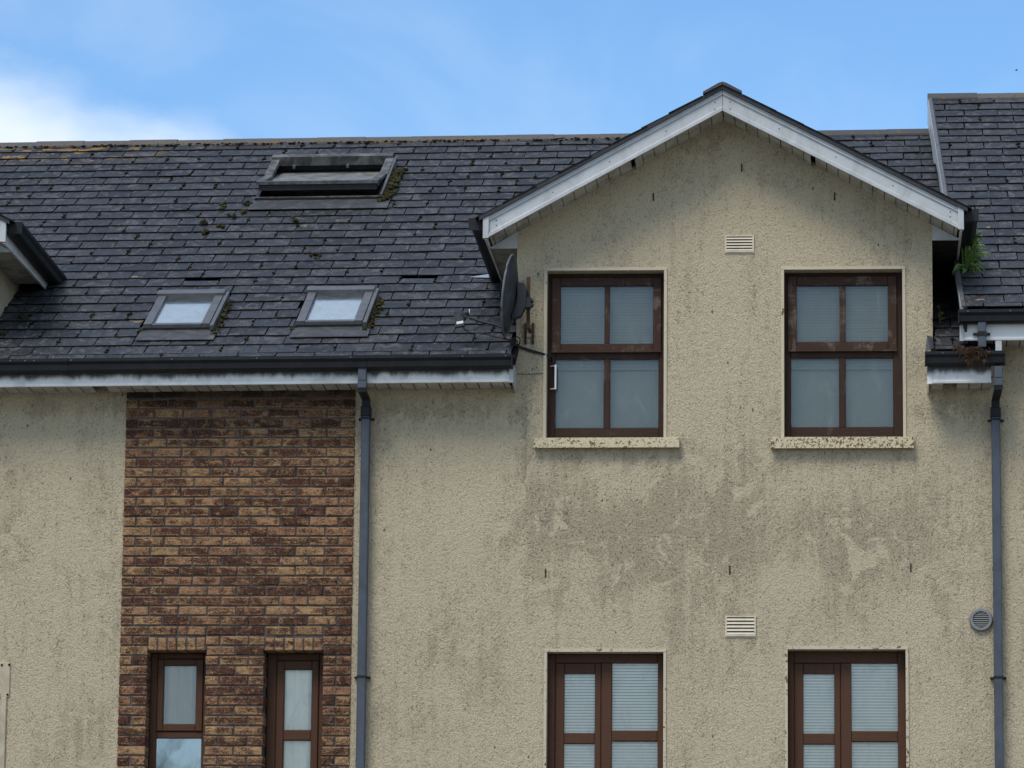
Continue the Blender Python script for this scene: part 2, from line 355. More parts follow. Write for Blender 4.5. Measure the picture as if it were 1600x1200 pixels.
# ------------------------------------------------------------------ mesh helpers
class MB:
    def __init__(s): s.v = []; s.f = []; s.mi = []
    def add(s, vs, fs, mi=0):
        b = len(s.v); s.v += [tuple(v) for v in vs]
        s.f += [tuple(b+i for i in f) for f in fs]; s.mi += [mi]*len(fs)
        return s
    def addm(s, vs, fs, mis):
        s.add(vs, fs); s.mi[-len(fs):] = list(mis); return s
    def box(s, x0, x1, y0, y1, z0, z1, mi=0, b=0.0):
        if x0 > x1: x0, x1 = x1, x0
        if y0 > y1: y0, y1 = y1, y0
        if z0 > z1: z0, z1 = z1, z0
        if b <= 0:
            vs = [(x, y, z) for z in (z0, z1) for y in (y0, y1) for x in (x0, x1)]
            return s.add(vs, [(0, 2, 3, 1), (4, 5, 7, 6), (0, 1, 5, 4), (2, 6, 7, 3), (0, 4, 6, 2), (1, 3, 7, 5)], mi)
        # front edges chamfered (front = -y)
        b = min(b, (x1-x0)*.45, (z1-z0)*.45)
        vs = [(x0, y1, z0), (x1, y1, z0), (x1, y1, z1), (x0, y1, z1),
              (x0, y0+b, z0), (x1, y0+b, z0), (x1, y0+b, z1), (x0, y0+b, z1),
              (x0+b, y0, z0+b), (x1-b, y0, z0+b), (x1-b, y0, z1-b), (x0+b, y0, z1-b)]
        fs = [(3, 2, 1, 0), (8, 9, 10, 11)]
        for i in range(4):
            j = (i+1) % 4
            fs += [(i, j, 4+j, 4+i), (4+i, 4+j, 8+j, 8+i)]
        return s.add(vs, fs, mi)
    def prism(s, prof, d, mi=0):
        """closed polygon prof (list of 3-D points) swept by vector d"""
        n = len(prof); d = Vector(d)
        vs = [Vector(p) for p in prof] + [Vector(p)+d for p in prof]
        fs = [tuple(range(n))[::-1], tuple(range(n, 2*n))] + [(i, (i+1) % n, n+(i+1) % n, n+i) for i in range(n)]
        return s.add(vs, fs, mi)
    def tube(s, pts, r, n=6, mi=0, cap=True):
        pts = [Vector(p) for p in pts]; rings = []
        rr = r if isinstance(r, (list, tuple)) else [r]*len(pts)
        for i, p in enumerate(pts):
            t = (pts[min(i+1, len(pts)-1)]-pts[max(i-1, 0)]).normalized()
            a = t.cross(Vector((0, 0, 1)) if abs(t.z) < .9 else Vector((1, 0, 0))).normalized(); bb = t.cross(a)
            rings.append([p+rr[i]*(math.cos(2*math.pi*k/n)*a+math.sin(2*math.pi*k/n)*bb) for k in range(n)])
        vs = [v for r_ in rings for v in r_]; fs = []
        for i in range(len(pts)-1):
            for k in range(n):
                fs.append((i*n+k, i*n+(k+1) % n, (i+1)*n+(k+1) % n, (i+1)*n+k))
        if cap: fs += [tuple(range(n))[::-1], tuple(range((len(pts)-1)*n, len(pts)*n))]
        return s.add(vs, fs, mi)
    def sweep(s, prof, path, mi=0):
        """profile (list of (u,v)) in the frame given per station: path = [(origin, U, V)]"""
        n = len(prof); vs = []
        for (o, U, V) in path: vs += [Vector(o)+Vector(U)*a+Vector(V)*b for a, b in prof]
        fs = []
        for i in range(len(path)-1):
            for k in range(n): fs.append((i*n+k, i*n+(k+1) % n, (i+1)*n+(k+1) % n, (i+1)*n+k))
        fs += [tuple(range(n))[::-1], tuple(range((len(path)-1)*n, len(path)*n))]
        return s.add(vs, fs, mi)
    def blob(s, c, r, sq=(1, 1, 1), mi=0, seed=0):
        rn = random.Random(seed); c = Vector(c); t = (1+5**.5)/2
        base = [(-1, t, 0), (1, t, 0), (-1, -t, 0), (1, -t, 0), (0, -1, t), (0, 1, t), (0, -1, -t), (0, 1, -t), (t, 0, -1), (t, 0, 1), (-t, 0, -1), (-t, 0, 1)]
        fs = [(0, 11, 5), (0, 5, 1), (0, 1, 7), (0, 7, 10), (0, 10, 11), (1, 5, 9), (5, 11, 4), (11, 10, 2), (10, 7, 6), (7, 1, 8), (3, 9, 4), (3, 4, 2), (3, 2, 6), (3, 6, 8), (3, 8, 9), (4, 9, 5), (2, 4, 11), (6, 2, 10), (8, 6, 7), (9, 8, 1)]
        vs = []
        for b in base:
            q = Vector(b).normalized()*r*rn.uniform(.65, 1.25)
            vs.append(c+Vector((q.x*sq[0], q.y*sq[1], q.z*sq[2])))
        return s.add(vs, fs, mi)
    def mesh(s, name, mats, smooth=False):
        me = D.meshes.new(name); me.from_pydata([tuple(v) for v in s.v], [], s.f)
        for m in (mats if isinstance(mats, (list, tuple)) else [mats]): me.materials.append(m)
        for p, i in zip(me.polygons, s.mi): p.material_index = i; p.use_smooth = smooth
        me.update(); return me
    def build(s, name, mats, parent=None, smooth=False, kind=None):
        import bmesh
        me = s.mesh(name, mats, smooth)
        bm = bmesh.new(); bm.from_mesh(me); bmesh.ops.recalc_face_normals(bm, faces=bm.faces); bm.to_mesh(me); bm.free()
        o = D.objects.new(name, me); COL.objects.link(o)
        if parent is not None: attach(o, parent)
        if kind: o['kind'] = kind
        return o

def attach(o, parent):
    o.parent = parent
    if parent.type == 'EMPTY': o.location = -parent.location     # part meshes keep world coordinates

def thing(name, label, cat, loc=(0, 0, 0), group=None):
    o = D.objects.new(name, None); COL.objects.link(o); o.location = loc; o.empty_display_size = .3
    o['label'] = label; o['category'] = cat
    if group: o['group'] = group
    return o

def inst(name, me, parent, mw):
    o = D.objects.new(name, me); COL.objects.link(o); o.parent = parent
    if parent.type == 'EMPTY': mw = Matrix.Translation(-parent.location) @ mw
    o.matrix_basis = mw
    return o

# ------------------------------------------------------------------ ground
MB().box(-600, 600, -600, 600, -.5, -.02).build('ground', M['earth'], kind='structure')
MB().box(-80, 80, -12.5, -3.0, -.2, -.004).build('road', M['asphalt'], kind='structure')
MB().box(-80, 80, -2.86, 0.0, -.2, .12).build('pavement', M['paving'], kind='structure')
MB().box(-80, 80, -3.0, -2.862, -.2, .125).build('kerb', M['paving'], kind='structure')
MB().box(-80, 80, -40, -12.6, -.2, .0).build('forecourt', M['paving'], kind='structure')

# ------------------------------------------------------------------ houses: frames of reference
house = thing('terraced_house', 'long beige roughcast terraced house with slate roof, brick panel and gabled dormers', 'house', (-2, 0, 0))
nbr = thing('neighbouring_house', 'taller beige terraced house with stepped-up slate roof at the right edge', 'house', (6, 0, 0))

PR = RAD(27.55); CP, SP = math.cos(PR), math.sin(PR); TILT = .0062
def RP(x, s, h=0.0, dz=0.0):
    """point on the main roof: s metres up the slope from the eave, h metres above it"""
    return Vector((x, -.36+s*CP-h*SP, 7.996+TILT*(x+2)+s*SP+h*CP+dz))

# gable of a dormer, offsets dx, dz place the second one
APX = 1.69
def gz(x, z0): return z0 - .535*abs(x-APX) + .012*(x-APX)
LDX, LDZ = -7.656, -.048
WL, WR = .030, 3.352        # dormer wall corners

# ------------------------------------------------------------------ front wall with openings
OPEN_U = [(.275, 1.213, 7.398, 8.765), (2.172, 3.113, 7.398, 8.762)]
OPEN_L = [(.299, 1.219, 4.30, 5.690), (2.196, 3.120, 4.30, 5.712)]
OPEN_B = [(-2.886, -2.420, 4.30, 5.700), (-1.948, -1.482, 4.30, 5.698)]
def wall_mesh():
    b = MB()
    holes = OPEN_U+OPEN_L+[(a-.03, c+.03, z0-.03, z1+.03) for a, c, z0, z1 in OPEN_B]
    ztop = 8.12
    xs = sorted({-11.6, WL+LDX, WR+LDX, WL, WR, 3.842} | {h[i] for h in holes for i in (0, 1)})
    zs = sorted({0.0, ztop} | {h[i] for h in holes for i in (2, 3)})
    zs = [z for z in zs if z <= ztop]
    def hit(x, z): return any(h[0] < x < h[1] and h[2] < z < h[3] for h in holes)
    for i in range(len(xs)-1):
        for j in range(len(zs)-1):
            if not hit((xs[i]+xs[i+1])/2, (zs[j]+zs[j+1])/2):
                b.add([(xs[i], 0, zs[j]), (xs[i+1], 0, zs[j]), (xs[i+1], 0, zs[j+1]), (xs[i], 0, zs[j+1])], [(0, 1, 2, 3)])
    # gables above the eave (centre one has windows; the left one is only seen at its cheek)
    gx = sorted({WL, WR, APX} | {h[i] for h in OPEN_U for i in (0, 1)})
    for i in range(len(gx)-1):
        x0, x1 = gx[i], gx[i+1]; xm = (x0+x1)/2
        zb = ztop
        for h in OPEN_U:
            if h[0] < xm < h[1]: zb = h[3]
        b.add([(x0, 0, zb), (x1, 0, zb), (x1, 0, gz(x1, 10.02)), (x0, 0, gz(x0, 10.02))], [(0, 1, 2, 3)])
    b.add([(WL+LDX, 0, ztop), (WR+LDX, 0, ztop), (WR+LDX, 0, gz(WR, 10.02)+LDZ), (APX+LDX, 0, 10.02+LDZ), (WL+LDX, 0, gz(WL, 10.02)+LDZ)], [(0, 1, 2, 3, 4)])
    # cheeks
    for dx, dz in ((0, 0), (LDX, LDZ)):
        for x in (WL, WR):
            zt = gz(x, 10.02)+dz
            b.add([(x+dx, 0, 8.0), (x+dx, 0, zt), (x+dx, 2.4, zt), (x+dx, 2.4, 8.0)], [(0, 1, 2, 3)])
    # reveals
    for (x0, x1, z0, z1) in OPEN_U+OPEN_L:
        q = [(x0, z0), (x1, z0), (x1, z1), (x0, z1)]
        for k in range(4):
            a, c = q[k], q[(k+1) % 4]
            b.add([(a[0], 0, a[1]), (c[0], 0, c[1]), (c[0], .17, c[1]), (a[0], .17, a[1])], [(0, 1, 2, 3)])
    # rest of the shell: sides and back
    for x in (-11.6, 3.842): b.add([(x, 0, 0), (x, 12.3, 0), (x, 12.3, 8.1), (x, 6.0, 11.2), (x, 0, 8.1)], [(0, 1, 2, 3, 4)])
    b.add([(-11.6, 12.3, 0), (3.842, 12.3, 0), (3.842, 12.3, 8.1), (-11.6, 12.3, 8.1)], [(0, 1, 2, 3)])
    return b
wall = wall_mesh().build('wall', M['render'], house)
# neighbour's wall
bn = MB()
bn.add([(3.842, 0, 0), (9.5, 0, 0), (9.5, 0, 8.45), (3.842, 0, 8.45)], [(0, 1, 2, 3)])
bn.add([(9.5, 0, 0), (9.5, 12.3, 0), (9.5, 12.3, 8.45), (9.5, 6, 11.55), (9.5, 0, 8.45)], [(0, 1, 2, 3, 4)])
bn.add([(3.842, 12.3, 0), (9.5, 12.3, 0), (9.5, 12.3, 8.45), (3.842, 12.3, 8.45)], [(0, 1, 2, 3)])
bn.build('wall', M['render'], nbr)

# ------------------------------------------------------------------ brick panel
BX0, BX1, BY = -3.110, -1.255, -.014
PITCHZ, PITCHX = .0797, (BX1-BX0+.010)/8
def mortar_mesh():
    b = MB(); yf = -.0006
    holes = [(a-.007, c+.007, z0, z1+.007) for a, c, z0, z1 in OPEN_B]
    xs = sorted({BX0+.006, BX1-.006} | {h[i] for h in holes for i in (0, 1)}); zs = sorted({4.3, 7.83} | {h[3] for h in holes})
    for i in range(len(xs)-1):
        for j in range(len(zs)-1):
            xm, zm = (xs[i]+xs[i+1])/2, (zs[j]+zs[j+1])/2
            if any(h[0] < xm < h[1] and zm < h[3] for h in holes): continue
            b.add([(xs[i], yf, zs[j]), (xs[i+1], yf, zs[j]), (xs[i+1], yf, zs[j+1]), (xs[i], yf, zs[j+1])], [(0, 1, 2, 3)])
    for x in (BX0+.006, BX1-.006): b.add([(x, yf, 4.3), (x, .02, 4.3), (x, .02, 7.83), (x, yf, 7.83)], [(0, 1, 2, 3)])
    for (x0, x1, z0, z1) in holes:
        b.add([(x0, yf, z0), (x0, yf, z1), (x0, .2, z1), (x0, .2, z0)], [(0, 1, 2, 3)])
        b.add([(x1, yf, z0), (x1, yf, z1), (x1, .2, z1), (x1, .2, z0)], [(0, 1, 2, 3)])
        b.add([(x0, yf, z1), (x1, yf, z1), (x1, .2, z1), (x0, .2, z1)], [(0, 1, 2, 3)])
    return b
panel = mortar_mesh().build('brick_panel', M['mortar'], house)

_bm = {}
def brick_mesh(wd, ht, dp, var):
    key = (round(wd, 3), round(ht, 3), round(dp, 2), var)
    if key in _bm: return _bm[key]
    rn = random.Random((int(key[0]*1000)*31+int(key[1]*1000)*7+int(key[-1] or 0)*13) % 9999)
    b = MB(); nx, nz = (5, 3) if wd > ht else (3, 4)
    x = [-wd/2+.005+(wd-.010)*i/(nx-1) for i in range(nx)]; z = [-ht/2+.005+(ht-.010)*i/(nz-1) for i in range(nz)]
    vs = []
    for k in range(nz):
        for i in range(nx):
            edge = i in (0, nx-1) or k in (0, nz-1)
            vs.append((x[i]+rn.uniform(-.0025, .0025), (0.0 if edge else -.003)+rn.uniform(-.005, .005), z[k]+rn.uniform(-.0022, .0022)))
    fs = [(k*nx+i, k*nx+i+1, (k+1)*nx+i+1, (k+1)*nx+i) for k in range(nz-1) for i in range(nx-1)]
    b.add(vs, fs)
    ring = [(i, 0) for i in range(nx)]+[(nx-1, k) for k in range(1, nz)]+[(i, nz-1) for i in range(nx-2, -1, -1)]+[(0, k) for k in range(nz-2, 0, -1)]
    ids = [k*nx+i for i, k in ring]; base = len(b.v)
    for i, k in ring:
        px = -wd/2 if i == 0 else wd/2 if i == nx-1 else x[i]; pz = -ht/2 if k == 0 else ht/2 if k == nz-1 else z[k]
        b.v.append((px+rn.uniform(-.0015, .0015), .007, pz+rn.uniform(-.0015, .0015)))
    n = len(ids)
    for q in range(n):
        r = (q+1) % n
        b.f.append((ids[q], base+q, base+r, ids[r])); b.mi.append(0)
    corner = [base, base+nx-1, base+nx-1+nz-1, base+2*(nx-1)+nz-1]
    bb = len(b.v)
    for cidx in corner:
        v = b.v[cidx]; b.v.append((v[0], dp, v[2]))
    seq = [list(range(base, base+nx)), list(range(base+nx-1, base+nx+nz-1)), list(range(base+nx+nz-2, base+2*nx+nz-2)), list(range(base+2*nx+nz-3, base+n))+[base]]
    for q in range(4):
        b.f.append(tuple(seq[q])+(bb+(q+1) % 4, bb+q)); b.mi.append(0)
    import bmesh
    me = b.mesh('brick', M['brick']); bm = bmesh.new(); bm.from_mesh(me); bmesh.ops.recalc_face_normals(bm, faces=bm.faces); bm.to_mesh(me); bm.free()
    _bm[key] = me
    return me

brick_rest = MB()
def put_brick(x0, x1, zc, ht=.0655, deep=False):
    wd = x1-x0-.013
    if wd < .02: return
    me = brick_mesh(wd, ht, .20 if deep else .06, random.randrange(6))
    mw = Matrix.Translation((x0+(x1-x0)/2-.000, BY+random.uniform(-.002, .002), zc+random.uniform(-.0012, .0012))) @ Matrix.Rotation(random.uniform(-.005, .005), 4, 'Y')
    if zc < 4.72: brick_rest.add([mw @ v.co for v in me.vertices], [tuple(p.vertices) for p in me.polygons])   # below the photograph's frame
    else: inst('brick', me, panel, mw)

r = 0
zc = 7.7715
while zc > 4.33:
    xs = [BX0-.005+PITCHX*k for k in range(9)] if r % 2 == 0 else [BX0-.005]+[BX0-.005+PITCHX*(k+.46) for k in range(8)]+[BX0-.005+8*PITCHX]
    z0, z1 = zc-.034, zc+.034
    for a, c in zip(xs[:-1], xs[1:]):
        segs = [(a, c, False)]
        for (hx0, hx1, hz0, hz1) in OPEN_B:
            top = 5.812
            if z0 < top-.03:
                new = []
                for (u, v, dp) in segs:
                    if v <= hx0+.004 or u >= hx1-.004: new.append((u, v, dp or abs(v-hx0) < .03 or abs(u-hx1) < .03))
                    else:
                        if u < hx0: new.append((u, hx0+.006, True))
                        if v > hx1: new.append((hx1-.006, v, True))
                segs = new
        for (u, v, dp) in segs: put_brick(u, v, zc, deep=dp)
    zc -= PITCHZ; r += 1
for (hx0, hx1, hz0, hz1) in OPEN_B:                          # soldier courses over the two narrow windows
    n = 6; wdt = (hx1-hx0)/n
    for k in range(n): put_brick(hx0+k*wdt+.0, hx0+(k+1)*wdt, hz1+.052, .100, True)

brick_rest.build('brick_field', M['brick'], panel, kind='stuff')

# ------------------------------------------------------------------ roof deck and slates
SKY_A = (-3.046, -2.467, .69, 1.645); SKY_B = (-1.800, -1.222, .73, 1.70); SKY_C = (-2.650, -1.512, 4.82, 6.16)
deckm = MB()
def deck_patch(b, x0, x1, s0, s1, dz=0, h=-.02, t=.06):
    vs = [RP(x, s, hh, dz) for hh in (h, h-t) for s in (s0, s1) for x in (x0, x1)]
    b.add(vs, [(0, 1, 3, 2), (4, 6, 7, 5), (0, 4, 5, 1), (2, 3, 7, 6), (0, 2, 6, 4), (1, 5, 7, 3)])
x0, x1, s0, s1 = SKY_C
STOP = 7.12
deck_patch(deckm, -11.6, x0+.05, 0.0, STOP); deck_patch(deckm, x1-.05, WL+.02, 0.0, STOP)
deck_patch(deckm, x0+.05, x1-.05, 0.0, s0+.05); deck_patch(deckm, x0+.05, x1-.05, s1-.05, STOP)
deck_patch(deckm, WL+.02, WR-.02, 2.0, STOP); deck_patch(deckm, WR-.02, 3.842, 0.0, STOP)
# back slope
rb = RP(0, STOP); 
deckm.add([RP(-11.6, STOP), RP(3.842, STOP), (3.842, 12.6, 7.99), (-11.6, 12.6, 7.99)], [(0, 1, 2, 3)])
roof = deckm.build('roof', M['deck'], house)

SW, EXPO = .3065, .2495
_sm = {}
def slate_variant(wd, ln, var, cut=0):
    key = (round(wd, 2), round(ln, 2), var, cut)
    if key in _sm: return _sm[key]
    rn = random.Random((int(key[0]*1000)*31+int(key[1]*1000)*7+int(key[-1] or 0)*13) % 7777)
    t = .0075; wd2 = wd-.009
    c1, c2 = rn.uniform(.001, .004), rn.uniform(.001, .004)
    if var == 4: c2 = .016
    poly = [(0, c1), (c1, rn.uniform(-.002, .002)), (wd2*.35, rn.uniform(-.003, .003)), (wd2*.7, rn.uniform(-.003, .003)), (wd2-c2, rn.uniform(-.002, .002)), (wd2, c2), (wd2, ln), (0, ln)]
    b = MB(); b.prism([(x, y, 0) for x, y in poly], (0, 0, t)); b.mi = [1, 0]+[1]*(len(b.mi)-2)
    _sm[key] = b; return b
_smesh = {}
def slate_mesh(wd, ln, var):
    key = (round(wd, 2), round(ln, 2), var)
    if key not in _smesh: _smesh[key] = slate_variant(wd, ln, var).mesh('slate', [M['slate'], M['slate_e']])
    return _smesh[key]

def slate_matrix(x, s, dz, lift=.0145, ln=.30, jit=True):
    o = RP(x, s, 0.0, dz)
    ex = Vector((1, 0, TILT)).normalized(); es = Vector((0, CP, SP)); n = ex.cross(es).normalized(); es = n.cross(ex)
    m = Matrix(((ex.x, es.x, n.x, o.x), (ex.y, es.y, n.y, o.y), (ex.z, es.z, n.z, o.z), (0, 0, 0, 1)))
    a = -math.atan2(lift, ln)
    m = m @ Matrix.Translation((0, 0, lift)) @ Matrix.Rotation(a, 4, 'X')
    if jit: m = m @ Matrix.Rotation(random.gauss(0, .0035), 4, 'Z') @ Matrix.Rotation(random.gauss(0, .004), 4, 'Y') @ Matrix.Translation((random.uniform(-.0015, .0015), random.gauss(0, .0025), random.uniform(0, .003)))
    return m

def project(p):
    d = Vector(p)-CAM; c = d.dot(fw); return 800+6775.9*d.dot(rt2)/c, 600-6775.9*d.dot(up2)/c
def in_view(p, m=25):
    x, y = project(p); return -m < x < 1600+m and -m < y < 1200+m

rows = [-.025]+[.075+EXPO*k for k in range(28)]
def dormer_inside(x, s, dx=0, dz=0, pad=.0):
    if not (WL+dx-pad < x < WR+dx+pad): return False
    return RP(x, s).z < gz(x-dx, 10.16)+dz-.02
joints = []                                               # where moss finds a hold
todo = []
for ri, s in enumerate(rows):
    ln = .30 if ri else .14
    offs = (.155 if ri % 2 else 0.0)+random.uniform(-.012, .012)
    k0 = int((-8.0)/SW)
    for k in range(k0, int(3.7/SW)+2):
        x = k*SW+offs-.012
        a, c = x, x+SW
        if a > 3.585 or c < -7.4: continue
        c = min(c, 3.60)
        if dormer_inside(a, s+.2) and dormer_inside(c, s+.2) and dormer_inside((a+c)/2, s+.3, pad=.3): continue
        if dormer_inside(a, s+.2, LDX, LDZ) and dormer_inside(c, s+.2, LDX, LDZ): continue
        # strips in front of the wall plane stop at the dormer corner
        parts = [(a, c)]
        if s < 2.3:
            np_ = []
            for (u, v) in parts:
                for lo, hi in ((-99, WL-.004), (WR+.012, 99)):
                    uu, vv = max(u, lo), min(v, hi)
                    if vv-uu > .03: np_.append((uu, vv))
            parts = np_
        for (q0, q1, t0, t1) in (SKY_A, SKY_B, SKY_C):
            if s+.25 > t0+.02 and s < t1-.02:
                np_ = []
                for (u, v) in parts:
                    for lo, hi in ((-99, q0-.012), (q1+.012, 99)):
                        uu, vv = max(u, lo), min(v, hi)
                        if vv-uu > .03: np_.append((uu, vv))
                parts = np_
        for (u, v) in parts: todo.append((u, v, s, ln)); joints.append((u, s))
# two broken slates leave dark gaps
def broken(u, v, s): return (abs(s-2.07) < .13 and u < -2.62 < v) or (abs(s-2.07) < .13 and u < -.90 < v)
vis = [t for t in todo if in_view(RP((t[0]+t[1])/2, t[2]+.1))]
ind = set(vis[:292])
field = MB()
for t in todo:
    u, v, s, ln = t
    l2 = .165 if broken(u, v, s) else ln
    m = slate_matrix(u, s, 0, ln=.30 if ln > .2 else .5)
    var = random.randrange(6)
    if random.random() < .02: m = m @ Matrix.Rotation(random.uniform(-.03, .03), 4, 'Z')
    if t in ind: inst('slate', slate_mesh(v-u, l2, var), roof, m)
    else:
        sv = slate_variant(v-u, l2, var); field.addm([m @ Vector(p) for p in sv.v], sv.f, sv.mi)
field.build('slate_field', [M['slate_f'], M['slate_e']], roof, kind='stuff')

# ridge tiles of the main roof
def ridge_tile(x0, x1, s, dz, mat, parent, jit=0.0):
    b = MB(); hh = .035
    p0 = []
    for x in (x0, x1):
        top = RP(x, s, .042+jit, dz); y, z = top.y, top.z
        a = RP(x, s-.135, .030+jit, dz)
        p0.append([(x, a.y, a.z), (x, y-.035, z-.012), (x, y, z), (x, y+.035, z-.012), (x, 2*y-a.y, a.z), (x, 2*y-a.y, a.z-.016), (x, y, z-.03), (x, a.y, a.z-.018)])
    n = 8; b.add(p0[0]+p0[1], [tuple(range(n))[::-1], tuple(range(n, 2*n))]+[(i, (i+1) % n, n+(i+1) % n, n+i) for i in range(n)])
    return b.build('ridge_tile', mat, parent)
x = -7.3
while x < 3.44:
    x1 = min(x+.45, 3.46)
    ridge_tile(x, x1+.012, STOP, 0, M['ridge'] if x < 1.2 else M['ridge2'], roof, random.uniform(-.003, .003)+(.004 if int(x*2.3) % 2 else 0)); x += .45

# ------------------------------------------------------------------ neighbour roof
NDZ = .340
dk = MB()
deck_patch(dk, 3.60, 9.5, 0, STOP, NDZ)
dk.add([RP(3.57, STOP, 0, NDZ), RP(9.5, STOP, 0, NDZ), (9.5, 12.6, 8.35), (3.57, 12.6, 8.35)], [(0, 1, 2, 3)])
nroof = dk.build('roof', M['deck'], nbr)
def vx(s): return 3.565-.128*max(0, min(1, s/7.1))**1.0        # the verge runs a little out of square
nf = MB()
for ri, s in enumerate(rows):
    ln = .30 if ri else .14
    offs = (.155 if ri % 2 else 0.0)+random.uniform(-.012, .012)+.08
    k = 9
    while k*SW+offs < 7.4:
        a, c = k*SW+offs, (k+1)*SW+offs; k += 1
        a = max(a, vx(s)+.03)
        if c-a < .05: continue
        m = slate_matrix(a, s, NDZ, ln=.30 if ln > .2 else .5); var = random.randrange(6)
        if in_view(RP((a+c)/2, s+.1, 0, NDZ), 60): inst('slate', slate_mesh(c-a, ln, var), nroof, m)
        else:
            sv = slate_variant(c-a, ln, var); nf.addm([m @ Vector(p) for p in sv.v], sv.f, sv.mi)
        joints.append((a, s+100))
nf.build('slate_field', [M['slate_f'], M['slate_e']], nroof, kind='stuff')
x = vx(7.1)
while x < 7.0: ridge_tile(x, x+.462, STOP, NDZ, M['ridge2'] if x < 3.8 else M['ridge'], nroof, random.uniform(-.003, .005)); x += .45
# verge: white plank with a grey capping, felt-dark upstand under it
vb = MB(); n = 14
st = [(-.05+7.15*i/n) for i in range(n+1)]
def strip(b, off0, off1, h0, h1f, mi=0, wave=False):
    vs = []
    for i, s in enumerate(st):
        xx = vx(s)
        h1 = h1f(s)+(random.uniform(-.02, .02) if wave else 0)
        vs += [RP(xx+off0, s, h0, NDZ), RP(xx+off1, s, h0, NDZ), RP(xx+off1, s, h1, NDZ), RP(xx+off0, s, h1, NDZ)]
    fs = []
    for i in range(n):
        for k in range(4): fs.append((i*4+k, i*4+(k+1) % 4, (i+1)*4+(k+1) % 4, (i+1)*4+k))
    fs += [(0, 1, 2, 3), (n*4+3, n*4+2, n*4+1, n*4)]
    b.add(vs, fs, mi)
strip(vb, 0.0, .018, .02, lambda s: -.22 if s > 5.4 else (-.10 if s > 2.6 else -.05), 0, True)
vb.build('verge_board', M['upvc'], nroof)
vc = MB(); strip(vc, .004, .035, .034, lambda s: .020); vc.build('verge_cap', M['clad'], nroof)
vu = MB(); strip(vu, .02, .05, .02, lambda s: -.36); vu.build('verge_upstand', M['black'], nroof)

# ------------------------------------------------------------------ eaves: fascia, soffit boards, gutters
FY = -.32
def fascia(b, x0, x1, z0, z1, tilt=True, endcap=None):
    t = TILT if tilt else 0
    def zz(x): return t*(x+2)
    prof = [(FY, z0+.024), (FY-.008, z0+.022), (FY-.010, z0+.012), (FY-.006, z0), (FY+.02, z0), (FY+.02, z1), (FY, z1)]
    b.prism([(x0, y, z+zz(x0)) for y, z in prof], (x1-x0, 0, zz(x1)-zz(x0)))
def gutter_prof(sgn=1, w_=.112, h_=.100):
    return [(0, 0), (0, -h_*.85), (.015, -h_), (w_*.62, -h_), (w_*.80, -h_*.86), (w_*.86, -h_*.42), (w_*.92, -h_*.34), (w_, -h_*.20), (w_, .004), (w_-.006, .004), (w_-.008, -h_*.18), (w_*.80, -h_*.36), (w_*.74, -h_*.82), (w_*.58, -h_*.93), (.012, -h_*.93), (.006, -h_*.8), (.006, 0)]
def gutter(x0, x1, zt, parent, bolts=()):
    b = MB(); st_ = []
    for x in (x0, x1): st_.append(((x, FY-.004, zt+TILT*(x+2)), (0, -1, 0), (0, 0, 1)))
    b.sweep(gutter_prof(), st_)
    for x in (x0, x1):                                   # stop ends
        z = zt+TILT*(x+2); b.box(x-.004, x+.004, FY-.112, FY-.004, z-.100, z+.004)
    # joint collars
    o = b.build('gutter', M['gutter'], parent)
    for x in bolts:
        bb = MB(); z = zt+TILT*(x+2); bb.tube([(x, FY-.122, z-.012), (x, FY-.112, z-.012)], .006, 6); bb.build('bolt', M['clad'], o)
    return o
def collar(x, zt, parent):
    b = MB(); pr = [(u*1.07+(-.0), v*1.06) for u, v in gutter_prof()]
    b.sweep(pr, [((x-.03, FY-.003, zt+TILT*(x+2)), (0, -1, 0), (0, 0, 1)), ((x+.03, FY-.003, zt+TILT*(x+2)), (0, -1, 0), (0, 0, 1))])
    b.build('gutter_joint', M['gutter'], parent)

fb = MB(); fascia(fb, -11.0, .002, 7.779+.012, 7.95); FZ = 7.791
fas = fb.build('fascia', M['upvc_old'], house)
eb = MB(); z = FZ+TILT*2.0
eb.box(.002, .034, FY-.012, FY+.015, z-.006, z+.125); eb.prism([(.024, FY+.015, z-.004), (.024, FY+.015, z+.14), (.024, -.002, z+.14), (.024, -.002, z-.03)], (.012, 0, 0))
eb.build('fascia_end', M['upvc'], fas)
def soffits(x0, x1, z, parent, skip=(), step=.103, slope=TILT):
    x = x0
    while x < x1-.03:
        xe = min(x+step, x1); mid = (x+xe)/2
        if not any(abs(mid-q) < step*.5 for q in skip):
            zz = z+slope*(mid+2)+random.uniform(-.002, .002)
            MB().box(x+.005, xe-.005, FY+.021, -.002, zz, zz+.012).build('soffit_board', M['soffit'], parent)
        x += step
soffits(-5.2, 0.0, FZ+.004, fas, skip=(-3.26,))
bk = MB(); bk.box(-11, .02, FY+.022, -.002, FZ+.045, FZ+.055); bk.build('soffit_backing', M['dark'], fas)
gl = gutter(-11.0, .030, 7.992, house, bolts=(-3.98, -3.86, -3.79, -3.49, -2.68, -2.0, -1.25, -.36, -.02))
for x in (-3.55, -1.16): collar(x, 7.992, gl)

